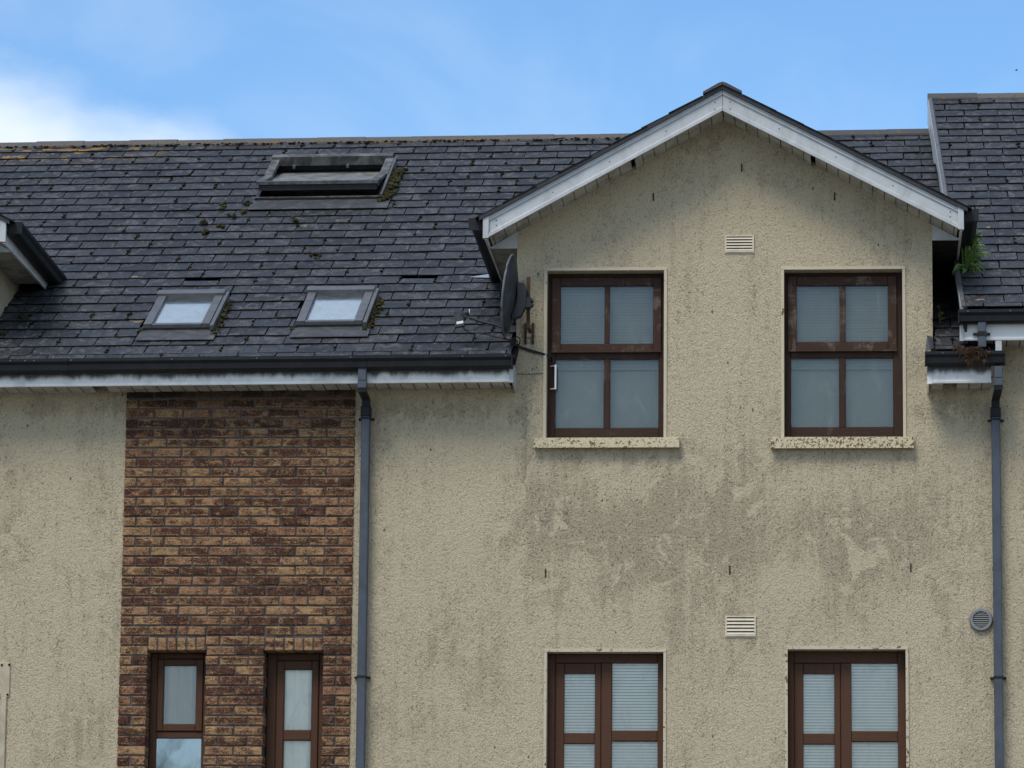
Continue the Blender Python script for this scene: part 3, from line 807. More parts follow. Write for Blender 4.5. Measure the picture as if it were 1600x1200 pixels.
# short eave on the right, under the neighbour's step
fb = MB(); fascia(fb, 3.312, 3.80, 7.745, 7.90); f2 = fb.build('fascia', M['upvc_r'], house)
ebx = MB(); z = 7.745+TILT*5.3
ebx.box(3.300, 3.338, FY-.012, FY+.015, z-.006, z+.13); ebx.prism([(3.303, FY+.015, z-.004), (3.303, FY+.015, z+.14), (3.303, -.002, z+.14), (3.303, -.002, z-.03)], (.012, 0, 0))
ebx.build('fascia_end', M['upvc_r'], f2)
soffits(3.33, 3.81, 7.745+.004, f2, skip=(3.53,), step=.100)
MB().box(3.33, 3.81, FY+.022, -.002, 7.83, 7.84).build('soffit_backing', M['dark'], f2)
g2 = gutter(3.285, 3.905, 7.975, house, bolts=(3.42, 3.78))
MB().box(3.835, 3.884, FY-.02, FY-.012, 7.995, 8.112).build('white_offcut', M['upvc'], g2)
lb = MB(); lb.add([(3.284, FY-.05, 8.02), (3.30, FY-.04, 8.155), (3.345, FY+.02, 8.15), (3.352, FY-.02, 8.06), (3.32, FY-.09, 8.03)], [(0, 1, 2, 3, 4)])
lb.build('lead_flashing', M['lead'], roof)

# neighbour's eave
fb = MB(); fascia(fb, 3.577, 9.5, 8.118-TILT*5.58, 8.27); fn = fb.build('fascia', M['upvc_n'], nbr)
MB().box(3.556, 3.592, FY-.011, FY+.015, 8.114, 8.26).build('fascia_end', M['upvc'], fn)
MB().box(3.588, 3.62, FY+.015, -.002, 8.10, 8.45).build('gable_return', M['black'], fn)
soffits(3.62, 5.2, 8.118-TILT*5.58+.004, fn, step=.103)
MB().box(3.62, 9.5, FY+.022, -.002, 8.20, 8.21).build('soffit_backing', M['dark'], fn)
gn = gutter(3.548, 9.5, 8.342-TILT*5.6, nbr, bolts=(3.62, 3.95))
sp = MB(); sp.box(3.698, 3.762, FY-.085, FY-.022, 8.05, 8.262, b=.004); spo = sp.build('downpipe', M['pipe'], nbr)
MB().box(3.694, 3.766, FY-.089, FY-.018, 8.14, 8.176).build('pipe_collar', M['pipe_dark'], spo)
MB().box(3.660, 3.795, FY-.030, FY-.012, 8.155, 8.173).build('pipe_bracket', M['pipe_dark'], spo)

# ------------------------------------------------------------------ dormers
def dormer(dx, dz, hide_left=False):
    T = lambda x, y, z: Vector((x+dx, y, z+dz))
    YB = -.36
    XL, XR = -.245, 3.625
    # slab of the two slopes, right over the bargeboards
    b = MB()
    for xe in (XL, XR):
        prof = [T(xe, -.395, gz(xe, 10.188)), T(APX, -.395, 10.188), T(APX, -.395, 10.155), T(xe, -.395, gz(xe, 10.155))]
        b.prism(prof, (0, 4.6, 0))
    dr = b.build('dormer_roof', M['black'], house)
    # slates of its slopes
    f = MB(); ang = math.atan(.535)
    for side in (-1, 1):
        es = Vector((-side*math.cos(ang), 0, math.sin(ang))); ex = Vector((0, side, 0)); nn = ex.cross(es)
        L = 1.93/math.cos(ang)
        for ri in range(9):
            s = -.02+ri*EXPO
            for k in range(16):
                yy = -.405+k*SW+(-.15 if ri % 2 else 0); w_ = SW
                if yy < -.41: w_ = SW-.15; yy = -.405
                xx = APX+side*(1.945-s*math.cos(ang))
                o = T(xx, yy if side > 0 else yy+w_, gz(xx, 10.184)); 
                m = Matrix(((ex.x, es.x, nn.x, o.x), (ex.y, es.y, nn.y, o.y), (ex.z, es.z, nn.z, o.z), (0, 0, 0, 1))) @ Matrix.Translation((0, 0, .006)) @ Matrix.Rotation(-.02, 4, 'X')
                if s+.3 > L: continue
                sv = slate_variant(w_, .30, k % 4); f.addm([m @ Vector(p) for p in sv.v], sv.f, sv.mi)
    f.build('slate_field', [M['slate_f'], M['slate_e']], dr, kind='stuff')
    # ridge tiles
    for k in range(8):
        y0 = -.415+k*.45; rb_ = MB(); hw = .155
        pr = [T(APX-hw, y0, gz(APX-hw, 10.216)), T(APX-.03, y0, 10.203), T(APX, y0, 10.212), T(APX+.03, y0, 10.203), T(APX+hw, y0, gz(APX+hw, 10.216)), T(APX+hw, y0, gz(APX+hw, 10.196)), T(APX, y0, 10.190), T(APX-hw, y0, gz(APX-hw, 10.196))]
        rb_.prism(pr, (0, .444, 0)); rb_.build('ridge_tile', M['ridge2'], dr)
    # bargeboards with lip, top strip and end caps
    for side in (-1, 1):
        xe = APX+side*1.86
        def xs_(z_): return z_
        bb = MB()
        def bar(zt, zb, y0, y1):
            bb.prism([T(APX+side*.0015, y0, zt), T(xe, y0, gz(xe, zt)), T(xe, y0, gz(xe, zb)), T(APX+side*.0015, y0, zb)], (0, y1-y0, 0))
        bar(10.152, 9.989, YB, YB+.02); bar(10.154, 10.118, YB-.012, YB-.0005);
        lipc = [(YB-.0005, .036), (YB-.022, .020), (YB-.022, -.006), (YB-.0005, -.006)]
        bb.prism([T(APX+side*.0015, y, 9.989+q) for y, q in lipc], T(xe, 0, gz(xe, 9.989))-T(APX+side*.0015, 0, 9.989))
        bo = bb.build('bargeboard', M['upvc'], dr)
        cap = MB(); x0c, x1c = xe, xe+side*.045
        cap.prism([T(x0c, YB-.024, gz(x0c, 10.154)), T(x1c, YB-.024, gz(x1c, 10.160)), T(x1c, YB-.024, gz(xe, 9.972)), T(x0c, YB-.024, gz(xe, 9.976))], (0, .046, 0))
        cap.build('end_cap', M['upvc'], bo)
        for q in ((.06, .10), (.06, .04), (1.80, .10), (1.80, .06), (.45, .08), (.9, .08), (1.35, .08)):
            xx = APX+side*q[0]; zq = gz(xx, 9.989+q[1])
            MB().tube([T(xx, YB-.003, zq), T(xx, YB+.001, zq)], .0045, 6).build('screw', M['dark'], bo)
        # gable soffit, board by board; a few have dropped out
        k = 0; xx = 0.0015
        while xx < 1.855:
            xn = min(xx+.0915, 1.86); xa, xb = APX+side*xx, APX+side*xn
            k += 1
            gone = (side < 0 and k in (8,)) or (side > 0 and k in (8,))
            wj = .002 if not gone else .03
            if True:
                s_ = MB(); za, zb = gz(xa, 9.995), gz(xb, 9.995); j = random.uniform(-.002, .002)
                xa2, xb2 = xa+side*.003, xb-side*(.034 if gone else .003)
                s_.prism([T(xa2, YB+.021, za+j), T(xb2, YB+.021, zb+j), T(xb2, YB+.021, zb+.01+j), T(xa2, YB+.021, za+.01+j)], (0, -YB-.023, 0))
                s_.build('soffit_board', M['soffit'], dr)
            xx += .0915
        bkk = MB(); bkk.prism([T(APX, YB+.022, 10.03), T(xe, YB+.022, gz(xe, 10.03)), T(xe, YB+.022, gz(xe, 10.04)), T(APX, YB+.022, 10.04)], (0, -YB-.024, 0)); bkk.build('soffit_backing', M['dark'], dr)
        # side eave: fascia, flat soffit boards, closing triangle, gutter
        xw = WL if side < 0 else WR
        xf = APX+side*1.875
        zt = gz(xf, 9.989)
        fs_ = MB(); fs_.box(dx+xf, dx+xf+side*.018, YB+.022, 1.75, zt+dz-.014, zt+dz+.16); fo = fs_.build('side_fascia', M['upvc_s'], dr)
        bd = MB(); y = .004
        for i in range(13):
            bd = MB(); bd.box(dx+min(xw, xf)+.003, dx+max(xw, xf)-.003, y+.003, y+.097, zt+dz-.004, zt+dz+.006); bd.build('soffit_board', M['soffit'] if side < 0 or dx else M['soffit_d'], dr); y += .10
        MB().box(dx+min(xw, xf)+.004, dx+max(xw, xf)-.004, .004, 1.7, zt+dz+.02, zt+dz+.03).build('soffit_backing', M['dark'], dr)
        tr = MB(); tr.prism([T(xf, -.012, zt-.002), T(xw, -.012, zt-.002), T(xw, -.012, gz(xw, 9.993))], (0, .010, 0)); tr.build('closing_board', M['upvc'], dr)
        tr = MB(); tr.box(dx+min(xw, xf)-.004, dx+max(xw, xf)+.004, -.016, .006, zt+dz-.014, zt+dz+.002); tr.build('closing_trim', M['upvc'], dr)
        gp = gutter_prof(); gb = MB()
        gzt = zt+.163+dz
        path = [((dx+xf+side*.020, -.315, gzt), (side, 0, 0), (0, 0, 1)), ((dx+xf+side*.020, 1.72, gzt-.03), (side, 0, 0), (0, 0, 1))]
        gb.sweep([(u*1.15, v) for u, v in gp], path)
        gb.box(dx+xf+side*.020, dx+xf+side*.150, -.322, -.312, gzt-.092, gzt+.006)
        gob = gb.build('gutter', M['gutter'], dr)
    return dr
dc = dormer(0, 0)
dl = dormer(LDX, LDZ)
ls = MB()
ls.add([RP(-.50, 2.22, .025), RP(-.30, 2.31, .03), RP(-.20, 2.34, .06), RP(-.215, 2.22, .05), RP(-.27, 2.17, .028)], [(0, 1, 2, 3, 4)])
ls.build('lead_flashing', M['lead_b'], roof)

# ------------------------------------------------------------------ windows
def bars(b, rects, y0, y1, bev=.004):
    for (xa, xb, za, zb) in rects: b.box(xa, xb, y0, y1, za, zb, b=bev)

def blind(parent, x0, x1, z0, z1, y, mat, pitch=.0236, gap=.0016):
    b = MB(); z = z1
    while z > z0:
        zz = z-pitch
        sag = random.uniform(-.0006, .0006)
        b.add([(x0, y, z), (x1, y, z+sag), (x1, y-.007, zz+gap+sag), (x0, y-.007, zz+gap)], [(0, 1, 2, 3)])
        z = zz
    b.add([(x0, y+.02, z0), (x1, y+.02, z0), (x1, y+.02, z1), (x0, y+.02, z1)], [(0, 1, 2, 3)], 1)
    return b.build('blind', [mat, M['room']], parent)

def surround(parent, op, mat, side_w=.024, top_w=.024, zb=None):
    x0, x1, z0, z1 = op; zb = z0 if zb is None else zb
    b = MB()
    b.box(x0-side_w, x0-.0005, -.012, .03, zb, z1); b.box(x1+.0005, x1+side_w, -.012, .03, zb, z1)
    b.box(x0-side_w, x1+side_w, -.014, .03, z1+.0005, z1+top_w)
    return b.build('surround', mat, parent)

def upper_window(op, sash, mull, smull, pz, jl, jr, lw, sillx, sillz, sillmat):
    x0, x1, z0, z1 = op
    YF = .125
    b = MB()
    zt, zm0, zm1, zb = 8.735, 8.071, 8.123, 7.504
    bars(b, [(x0+.001, lw[0], z0+.001, z1-.001), (lw[3], x1-.001, z0+.001, z1-.001)], YF, YF+.07)
    bars(b, [(lw[0], lw[3], z0+.001, zb), (lw[0], lw[3], zm0, zm1), (lw[0], lw[3], zt, z1-.001)], YF+.003, YF+.07)
    bars(b, [(lw[1], lw[2], zb, zm0)], YF+.006, YF+.06)
    fr = b.build('window', M['wood_old'], house)
    s = MB()
    bars(s, [(sash[0], sash[1], zm1+.002, zt-.004), (sash[2], sash[3], zm1+.002, zt-.004)], YF-.022, YF+.04)
    bars(s, [(sash[1], sash[2], zm1+.002, pz[0]), (sash[1], sash[2], pz[1], zt-.004)], YF-.020, YF+.04)
    bars(s, [(smull[0], smull[1], pz[0], pz[1])], YF-.014, YF+.03)
    s.box(sash[0], sash[3], YF-.030, YF-.023, zm1-.006, zm1+.012)
    s.build('sash', M['wood_sash'], fr)
    for (xa, xb, za, zb_) in ((sash[1], smull[0], pz[0], pz[1]), (smull[1], sash[2], pz[0], pz[1])):
        MB().box(xa-.004, xb+.004, YF+.002, YF+.010, za-.004, zb_+.004).build('pane', M['glass_u'], fr)
    for (xa, xb) in ((lw[0], lw[1]), (lw[2], lw[3])):
        MB().box(xa-.004, xb+.004, YF+.022, YF+.030, zb-.004, zm0+.004).build('pane', M['glass_u'], fr)
    # putty lines of the lower lights
    p = MB()
    for (xa, xb) in ((lw[0], lw[1]), (lw[2], lw[3])):
        p.box(xa, xa+.005, YF+.008, YF+.02, zb, zm0); p.box(xb-.005, xb, YF+.008, YF+.02, zb, zm0); p.box(xa, xb, YF+.008, YF+.02, zm0-.006, zm0); p.box(xa, xb, YF+.008, YF+.02, zb, zb+.005)
    p.build('putty', M['wood_sash'], fr)
    blind(fr, x0+.02, x1-.02, 8.0, z1-.02, .195, M['blind_u'], .0236, -.0005)
    MB().box(x0+.005, x1-.005, .215, .22, z0, z1).build('curtain', M['blind_u'], fr)
    surround(fr, op, M['trim'])
    sl = MB(); sl.prism([(sillx[0], -.070, sillz[0]), (sillx[0], -.070, sillz[1]), (sillx[0], -.055, sillz[1]+.006), (sillx[0], .15, sillz[1]+.012), (sillx[0], .15, sillz[0]+.01), (sillx[0], -.05, sillz[0]+.008), (sillx[0], -.055, sillz[0])], (sillx[1]-sillx[0], 0, 0))
    sl.build('sill', sillmat, fr)
    return fr
w1 = upper_window(OPEN_U[0], (.305, .377, 1.121, 1.187), None, (.731, .772), (8.190, 8.663), 0, 0, (.336, .731, .775, 1.170), (.182, 1.341), (7.316, 7.392), M['sill'])
w2 = upper_window(OPEN_U[1], (2.200, 2.271, 2.998, 3.069), None, (2.613, 2.662), (8.197, 8.655), 0, 0, (2.221, 2.611, 2.657, 3.040), (2.066, 3.194), (7.306, 7.392), M['sill_r'])
# white stay handle on the left upper window
h = MB(); h.tube([(.342, .085, 8.015), (.342, .085, 7.815)], .0085, 8); h.tube([(.342, .085, 8.008), (.300, .115, 8.008)], .005, 6); h.tube([(.342, .085, 7.822), (.300, .115, 7.822)], .005, 6)
h.build('handle', M['white'], w1)
hb = MB(); hb.box(.348, .355, .10, .126, 7.808, 8.005); hb.build('handle_shadow_strip', M['cable'], w1)  # added dark strip standing in for the handle's shadow

def lower_window(op, dx):
    x0, x1, z0, z1 = op; YF = .115
    fz1 = 5.618
    b = MB()
    bars(b, [(x0+.001, .356+dx, z0, z1-.001), (1.170+dx, x1-.001, z0, z1-.001), (.724+dx, .808+dx, z0, fz1)], YF, YF+.07, .006)
    bars(b, [(.356+dx, 1.170+dx, fz1, z1-.001), (.808+dx, 1.170+dx, 4.998, 5.083)], YF+.002, YF+.07, .006)
    fr = b.build('window', M['wood_new'], house)
    s = MB()
    bars(s, [(.358+dx, .430+dx, z0, fz1-.001), (.672+dx, .722+dx, z0, fz1-.001)], YF+.012, YF+.06, .006)
    bars(s, [(.430+dx, .672+dx, 5.534, fz1-.001), (.430+dx, .672+dx, 4.977, 5.064)], YF+.014, YF+.06, .006)
    s.build('casement', M['wood_new'], fr)
    for (xa, xb, za, zb) in ((.430, .672, 5.064, 5.534), (.430, .672, z0, 4.977), (.808, 1.170, 5.083, fz1), (.808, 1.170, z0, 4.998)):
        MB().box(xa+dx-.004, xb+dx+.004, YF+.030, YF+.040, za-.003, zb+.003).build('pane', M['glass_l'], fr)
    blind(fr, x0+.01, x1-.01, z0, z1-.02, .168, M['blind_l'], .0236, .0030)
    surround(fr, op, M['trim_l'], .022, .026)
    MB().box(x0-.09, x1+.09, -.07, .15, z0-.08, z0-.002).build('sill', M['sill'], fr)
    return fr
lower_window(OPEN_L[0], 0); lower_window(OPEN_L[1], 1.888)

def narrow_window(op, sash, pane1, pane2, zs, mat):
    x0, x1, z0, z1 = op; YF = .165
    b = MB()
    bars(b, [(x0+.001, sash[0], z0, z1-.001), (sash[1], x1-.001, z0, z1-.001)], YF, YF+.06, .006)
    bars(b, [(sash[0], sash[1], zs[0], z1-.001)], YF+.002, YF+.06, .006)
    if zs[3] is not None: bars(b, [(sash[0], sash[1], zs[3], zs[4])], YF+.002, YF+.06, .006)
    fr = b.build('window', M['wood_new'], house)
    s = MB()
    bars(s, [(sash[0]+.001, pane1[0], zs[5], zs[0]-.003), (pane1[1], sash[1]-.001, zs[5], zs[0]-.003)], YF-.012, YF+.05, .006)
    bars(s, [(pane1[0], pane1[1], zs[1], zs[0]-.003), (pane1[0], pane1[1], zs[6], zs[2])], YF-.010, YF+.05, .006)
    s.build('sash', M['wood_new'], fr)
    MB().box(pane1[0]-.004, pane1[1]+.004, YF+.020, YF+.030, zs[2]-.003, zs[1]+.003).build('pane', M['glass_l'], fr)
    MB().box(pane2[0]-.004, pane2[1]+.004, YF+.020, YF+.030, z0, pane2[2]+.003).build('pane', M['glass_f'] if mat is M['blind_u'] else M['glass_l'], fr)
    c = MB()
    n = 26
    vs = []
    for i in range(n+1):
        xx = x0+.008+(x1-x0-.016)*i/n; yy = .212+.010*math.sin(i*1.3)
        vs += [(xx, yy, z0), (xx, yy, z1-.03)]
    c.add(vs, [(2*i, 2*i+2, 2*i+3, 2*i+1) for i in range(n)]); c.build('curtain', mat, fr, smooth=True)
    return fr
narrow_window(OPEN_B[0], (-2.828, -2.458), (-2.779, -2.516), (-2.822, -2.472, 5.017), (5.652, 5.600, 5.132, 5.017, 5.071, 5.073, 5.073), M['blind_u'])
narrow_window(OPEN_B[1], (-1.870, -1.530), (-1.808, -1.588), (-1.806, -1.590, 5.003), (5.640, 5.568, 5.086, None, None, 4.30, 5.003), M['blind_l'])

# ------------------------------------------------------------------ skylights
def RB(b, x0, x1, s0, s1, h0, h1, mi=0, dz=0):
    vs = [RP(x, s, h, dz) for h in (h0, h1) for s in (s0, s1) for x in (x0, x1)]
    b.add(vs, [(0, 2, 3, 1), (4, 5, 7, 6), (0, 1, 5, 4), (2, 6, 7, 3), (0, 4, 6, 2), (1, 3, 7, 5)], mi)
def skylight(R, dirty=False):
    x0, x1, s0, s1 = R
    b = MB(); RB(b, x0+.01, x1-.01, s0+.01, s1-.01, -.02, .055); RB(b, x0, x0+.028, s0, s1, .0, .045); RB(b, x1-.028, x1, s0, s1, .0, .045)
    fr = b.build('skylight', M['black'], house)
    for xa, xb in ((x0+.02, x0+.085), (x1-.085, x1-.02)):
        for sa, sb in ((s0+.012, s0+.60), (s0+.604, s1-.11)):
            c = MB(); RB(c, xa, xb, sa, sb, .055, .088); c.build('side_cladding', M['clad'], fr)
    c = MB(); RB(c, x0+.088, x1-.088, s0+.012, s0+.06, .055, .082); c.build('bottom_cladding', M['clad'], fr)
    c = MB(); RB(c, x0+.005, x1-.012, s1-.115, s1-.0, .03, .108); c.build('hood', M['clad'], fr)
    c = MB(); RB(c, x1-.012, x1+.018, s0-.03, s1, .0, .085); c.build('side_flashing', M['clad'], fr)
    c = MB(); RB(c, x0+.088, x1-.088, s0+.062, s1-.10, .056, .064); RB(c, x0+.098, x1-.098, s0+.075, s1-.10, .0645, .066)
    gl_ = MB(); RB(gl_, x0+.09, x1-.09, s0+.062, s1-.11, .066, .071); gl_.build('pane', M['glass_s'], fr)
    bl = MB(); RB(bl, x0+.10, x1-.10, s0+.075, s1-.27, .0575, .061); bl.build('blind', M['blind_s'], fr)
    ap = MB(); 
    vs = [RP(x0-.0, s0+.01, .03), RP(x1+.05, s0+.01, .03), RP(x1+.05, s0-.26, .031), RP(x0-.01, s0-.26, .031)]
    ap.prism(vs, (0, 0, .006)); ap.build('apron_flashing', M['lead_d'], fr)
    return fr
skylight(SKY_A); skylight(SKY_B)
# large roof window, tilted open on its middle pivots
x0, x1, s0, s1 = SKY_C
b = MB()
RB(b, x0, x0+.03, s0, s1, -.12, .06); RB(b, x1-.03, x1, s0, s1, -.12, .06); RB(b, x0+.03, x1-.03, s0, s0+.03, -.12, .05); RB(b, x0+.03, x1-.03, s1-.03, s1, -.12, .06)
li = MB(); RB(li, x0+.03, x1-.03, s0+.03, s1-.03, -.40, -.36)
RB(li, x0+.005, x0+.03, s0, s1, -.40, -.12); RB(li, x1-.03, x1-.005, s0, s1, -.40, -.12); RB(li, x0, x1, s1-.03, s1-.005, -.40, -.12); RB(li, x0, x1, s0+.005, s0+.03, -.40, -.12)
fc = b.build('skylight', M['black'], house)
li.build('lining', M['blind_u'], fc)
fc['label'] = 'large roof window tilted open on its pivots'
for xa, xb in ((x0, x0+.075), (x1-.075, x1-.0)):
    c = MB(); RB(c, xa, xb, s0+.66, s1-.08, .06, .10); c.build('side_cladding', M['clad_d'], fc)
c = MB(); RB(c, x0+.0, x1-.012, s1-.10, s1, .04, .125); c.build('hood', M['clad_d'], fc)
c = MB(); RB(c, x1+.0, x1+.02, s0-.02, s1, .0, .09); c.build('side_flashing', M['clad'], fc)
c = MB(); RB(c, x0, x1, s0-.0, s0+.028, .052, .062); c.build('bottom_cladding', M['clad_d'], fc)
c = MB(); c.prism([RP(x0-.02, s0+.005, .03), RP(x1+.09, s0+.005, .03), RP(x1+.09, s0-.30, .031), RP(x0-.03, s0-.30, .031)], (0, 0, .006)); c.build('apron_flashing', M['lead_d'], fc)
TH = RAD(9.6); SC = 5.50
def SP_(x, a, h):                                     # point on the tilted sash: a up the sash from the pivot
    return RP(x, SC+a*math.cos(TH)+h*math.sin(TH), .07-a*math.sin(TH)+h*math.cos(TH))
def SBX(b, xa, xb, aa, ab, ha, hb):
    vs = [SP_(x, a, h) for h in (ha, hb) for a in (aa, ab) for x in (xa, xb)]
    b.add(vs, [(0, 2, 3, 1), (4, 5, 7, 6), (0, 1, 5, 4), (2, 6, 7, 3), (0, 4, 6, 2), (1, 3, 7, 5)])
c = MB(); SBX(c, x0+.035, x0+.10, -.64, .60, -.05, .0); SBX(c, x1-.10, x1-.035, -.64, .60, -.05, .0); SBX(c, x0+.10, x1-.10, .53, .60, -.05, 0); SBX(c, x0+.035, x1-.035, -.66, -.58, -.06, -.012)
so_ = c.build('sash', M['black'], fc)
c = MB(); SBX(c, x0+.015, x0+.085, -.66, -.02, .0, .025); SBX(c, x1-.085, x1-.015, -.66, -.02, .0, .025); SBX(c, x0+.015, x1-.015, -.675, -.60, -.005, .024); c.build('sash_cladding', M['clad_d'], fc)
c = MB(); SBX(c, x0+.085, x1-.085, -.60, .53, -.012, -.004); c.build('pane', M['glass_d'], fc)
for xx in (x0+.20, x0+.70):
    c = MB(); RB(c, xx, xx+.022, s1-.17, s1-.105, .03, .055); c.build('hinge', M['clad'], fc)

# ------------------------------------------------------------------ downpipes
def downpipe(xt, xp, ztop, parent, zshoe, zel):
    b = MB(); b.box(xp-.034, xp+.034, -.098, -.028, .15, zel, b=.006)
    o = b.build('downpipe', M['pipe'], parent)
    c = MB(); c.box(xt-.033, xt+.033, FY-.088, FY-.020, zshoe+.062, ztop, b=.005); c.build('outlet', M['pipe'], o)
    c = MB(); c.box(xt-.036, xt+.036, FY-.091, FY-.017, zshoe, zshoe+.060, b=.005); c.build('outlet_socket', M['pipe'], o)
    # swan neck back to the wall
    c = MB(); hw = .031
    pts = [(xt, FY-.054, zshoe), (xt, FY-.050, zshoe-.03), (xp, -.075, zel+.10), (xp, -.063, zel+.03)]
    vs = []
    for (px, py, pz) in pts: vs += [(px-hw, py-hw, pz), (px+hw, py-hw, pz), (px+hw, py+hw, pz+.02), (px-hw, py+hw, pz+.02)]
    fs = [(0, 1, 2, 3), (12, 13, 14, 15)]
    for i in range(3):
        for k in range(4): fs.append((i*4+k, i*4+(k+1) % 4, i*4+4+(k+1) % 4, i*4+4+k))
    c.add(vs, fs); c.build('swan_neck', M['pipe_dark'], o)
    c = MB(); c.box(xp-.040, xp+.040, -.104, -.024, zel-.03, zel+.05, b=.005); c.build('socket', M['pipe_dark'], o)
    for zb in (zel-.045, 5.484, 3.2):
        c = MB(); c.box(xp-.038, xp+.038, -.103, -.022, zb-.008, zb+.008); c.box(xp-.062, xp+.064, -.026, -.002, zb-.007, zb+.007)
        c.tube([(xp-.056, -.045, zb), (xp-.056, -.002, zb)], .006, 6); c.tube([(xp+.058, -.045, zb), (xp+.058, -.002, zb)], .006, 6)
        c.build('pipe_bracket', M['pipe_dark'], o)
    return o
downpipe(-1.160, -1.163, 7.915, house, 7.742, 7.602)
downpipe(3.853, 3.840, 7.895, house, 7.742, 7.575)

# ------------------------------------------------------------------ vents, rusty slots
def vent(x0, x1, z0, z1, n=5):
    b = MB(); t = .012
    b.box(x0, x0+t, -.014, .02, z0, z1); b.box(x1-t, x1, -.014, .02, z0, z1); b.box(x0+t, x1-t, -.014, .02, z1-.010, z1); b.box(x0+t, x1-t, -.014, .02, z0, z0+.012)
    b.box(x0-.006, x1+.006, -.006, -.0005, z0-.010, z0)
    v = b.build('vent', M['vent'], house)
    MB().box(x0+t, x1-t, -.003, -.001, z0+.012, z1-.010).build('vent_back', M['dark'], v)
    hh = (z1-z0-.022)/n
    for k in range(n):
        zb = z0+.012+hh*k
        s = MB(); s.prism([(x0+t, -.016, zb+.001), (x0+t, -.006, zb+hh*.72), (x0+t, -.002, zb+hh*.72), (x0+t, -.008, zb)], (x1-x0-2*t, 0, 0)); s.build('louvre', M['vent'], v)
vent(1.700, 1.932, 8.908, 9.046); vent(1.706, 1.946, 5.816, 5.976)
b = MB(); N = 28; cx, cz = 3.711, 5.946
def ring(r, y): return [(cx+r*math.cos(2*math.pi*k/N), y, cz+r*math.sin(2*math.pi*k/N)) for k in range(N)]
rs = [ring(.092, -.001), ring(.092, -.018), ring(.084, -.032), ring(.066, -.032), ring(.062, -.018), ring(.062, -.006)]
vs = [p for r_ in rs for p in r_]; fs = []
for i in range(len(rs)-1):
    for k in range(N): fs.append((i*N+k, i*N+(k+1) % N, (i+1)*N+(k+1) % N, (i+1)*N+k))
b.add(vs, fs); rv = b.build('round_vent', M['vent_g'], house, smooth=False)
b = MB(); b.add(ring(.063, -.005), [tuple(range(N))]); b.build('vent_back', M['dark'], rv)
for k in range(8):
    zz = cz-.051+k*.0146; hw = math.sqrt(max(.0001, .063**2-(zz-cz)**2))
    s = MB(); s.prism([(cx-hw, -.028, zz-.003), (cx-hw, -.024, zz+.003), (cx-hw, -.008, zz+.005), (cx-hw, -.012, zz-.002)], (2*hw, 0, 0)); s.build('louvre', M['vent_g'], rv)
for (x, z) in ((1.834, 9.604), (1.125, 9.367), (2.577, 9.361), (.282, 6.321), (1.74, 6.341), (3.165, 6.36)):
    b = MB(); b.box(x-.006, x+.006, -.004, .002, z-.034, z+.034)
    for q in range(3): b.box(x-.005, x+.005, -.007, -.0045, z-.03+q*.022, z-.018+q*.022)
    b.build('wall_tie_slot', M['rust'], house)
# screwed cover plate with a channel below, cut by the left edge
cp = thing('cover_plate', 'beige cover plate with black screws on the wall at the left edge', 'cover plate', (-4.06, 0, 5.32))
MB().box(-4.125, -3.988, -.012, -.001, 5.325, 5.605, b=.003).build('plate', M['plate'], cp)
for (x, z) in ((-4.055, 5.582), (-3.996, 5.584), (-4.07, 5.345), (-4.002, 5.345)):
    MB().tube([(x, -.018, z), (x, -.012, z)], .009, 8).build('screw', M['dark'], cp)
MB().box(-4.055, -4.008, -.020, -.001, 3.0, 5.324, b=.005).build('cable_channel', M['plate'], cp)

# ------------------------------------------------------------------ satellite dish
dish = thing('satellite_dish', 'dark grey satellite dish seen edge-on beside the dormer corner', 'satellite dish', (.13, 0, 8.2))
dc_ = Vector((-.012, -.29, 8.512)); nrm = Vector((-math.cos(.085), math.sin(.085), .11)).normalized()
ua = nrm.cross(Vector((0, 0, 1))).normalized(); ub = ua.cross(nrm)*-1
if ub.z < 0: ub = -ub
b = MB(); NR, NA = 5, 32; vs = []
for side in (0, 1):
    for i in range(NR+1):
        rr = i/NR
        for k in range(NA):
            a = 2*math.pi*k/NA
            vs.append(dc_+ua*(.285*rr*math.cos(a))+ub*(.318*rr*math.sin(a))-nrm*(.062*(1-rr*rr)+(.006 if side else 0)))
fs = []; off = (NR+1)*NA; mi = []
for side in (0, 1):
    for i in range(NR):
        for k in range(NA):
            q = (side*off+i*NA+k, side*off+i*NA+(k+1) % NA, side*off+(i+1)*NA+(k+1) % NA, side*off+(i+1)*NA+k)
            fs.append(q if side else q[::-1])
for k in range(NA): fs.append((NR*NA+k, NR*NA+(k+1) % NA, off+NR*NA+(k+1) % NA, off+NR*NA+k))
b.add(vs, fs); b.build('reflector', M['dish'], dish, smooth=True)
b = MB()                                                  # rolled rim
b.tube([dc_+ua*(.287*math.cos(2*math.pi*k/40))+ub*(.320*math.sin(2*math.pi*k/40))-nrm*.004 for k in range(41)], .010, 6, cap=False); b.build('rim', M['dish_rim'], dish, smooth=True)
b = MB(); bc = dc_-nrm*.075
b.prism([bc+Vector((.0, -.05, .10)), bc+Vector((.055, -.05, .095)), bc+Vector((.075, -.05, .05)), bc+Vector((.062, -.05, -.10)), bc+Vector((.028, -.05, -.17)), bc+Vector((-.04, -.05, -.195)), bc+Vector((-.035, -.05, -.14)), bc+Vector((-.0, -.05, -.08))], (0, .09, 0))
b.build('back_bracket', M['steel_d'], dish)
b = MB(); b.prism([(.085, -.335, 8.400), (.085, -.335, 8.485), (.165, -.335, 8.485), (.188, -.335, 8.462), (.188, -.335, 8.455), (.165, -.335, 8.452), (.165, -.335, 8.440), (.188, -.335, 8.437), (.188, -.335, 8.425), (.165, -.335, 8.405)], (0, .08, 0)); b.build('pole_clamp', M['steel_d'], dish)
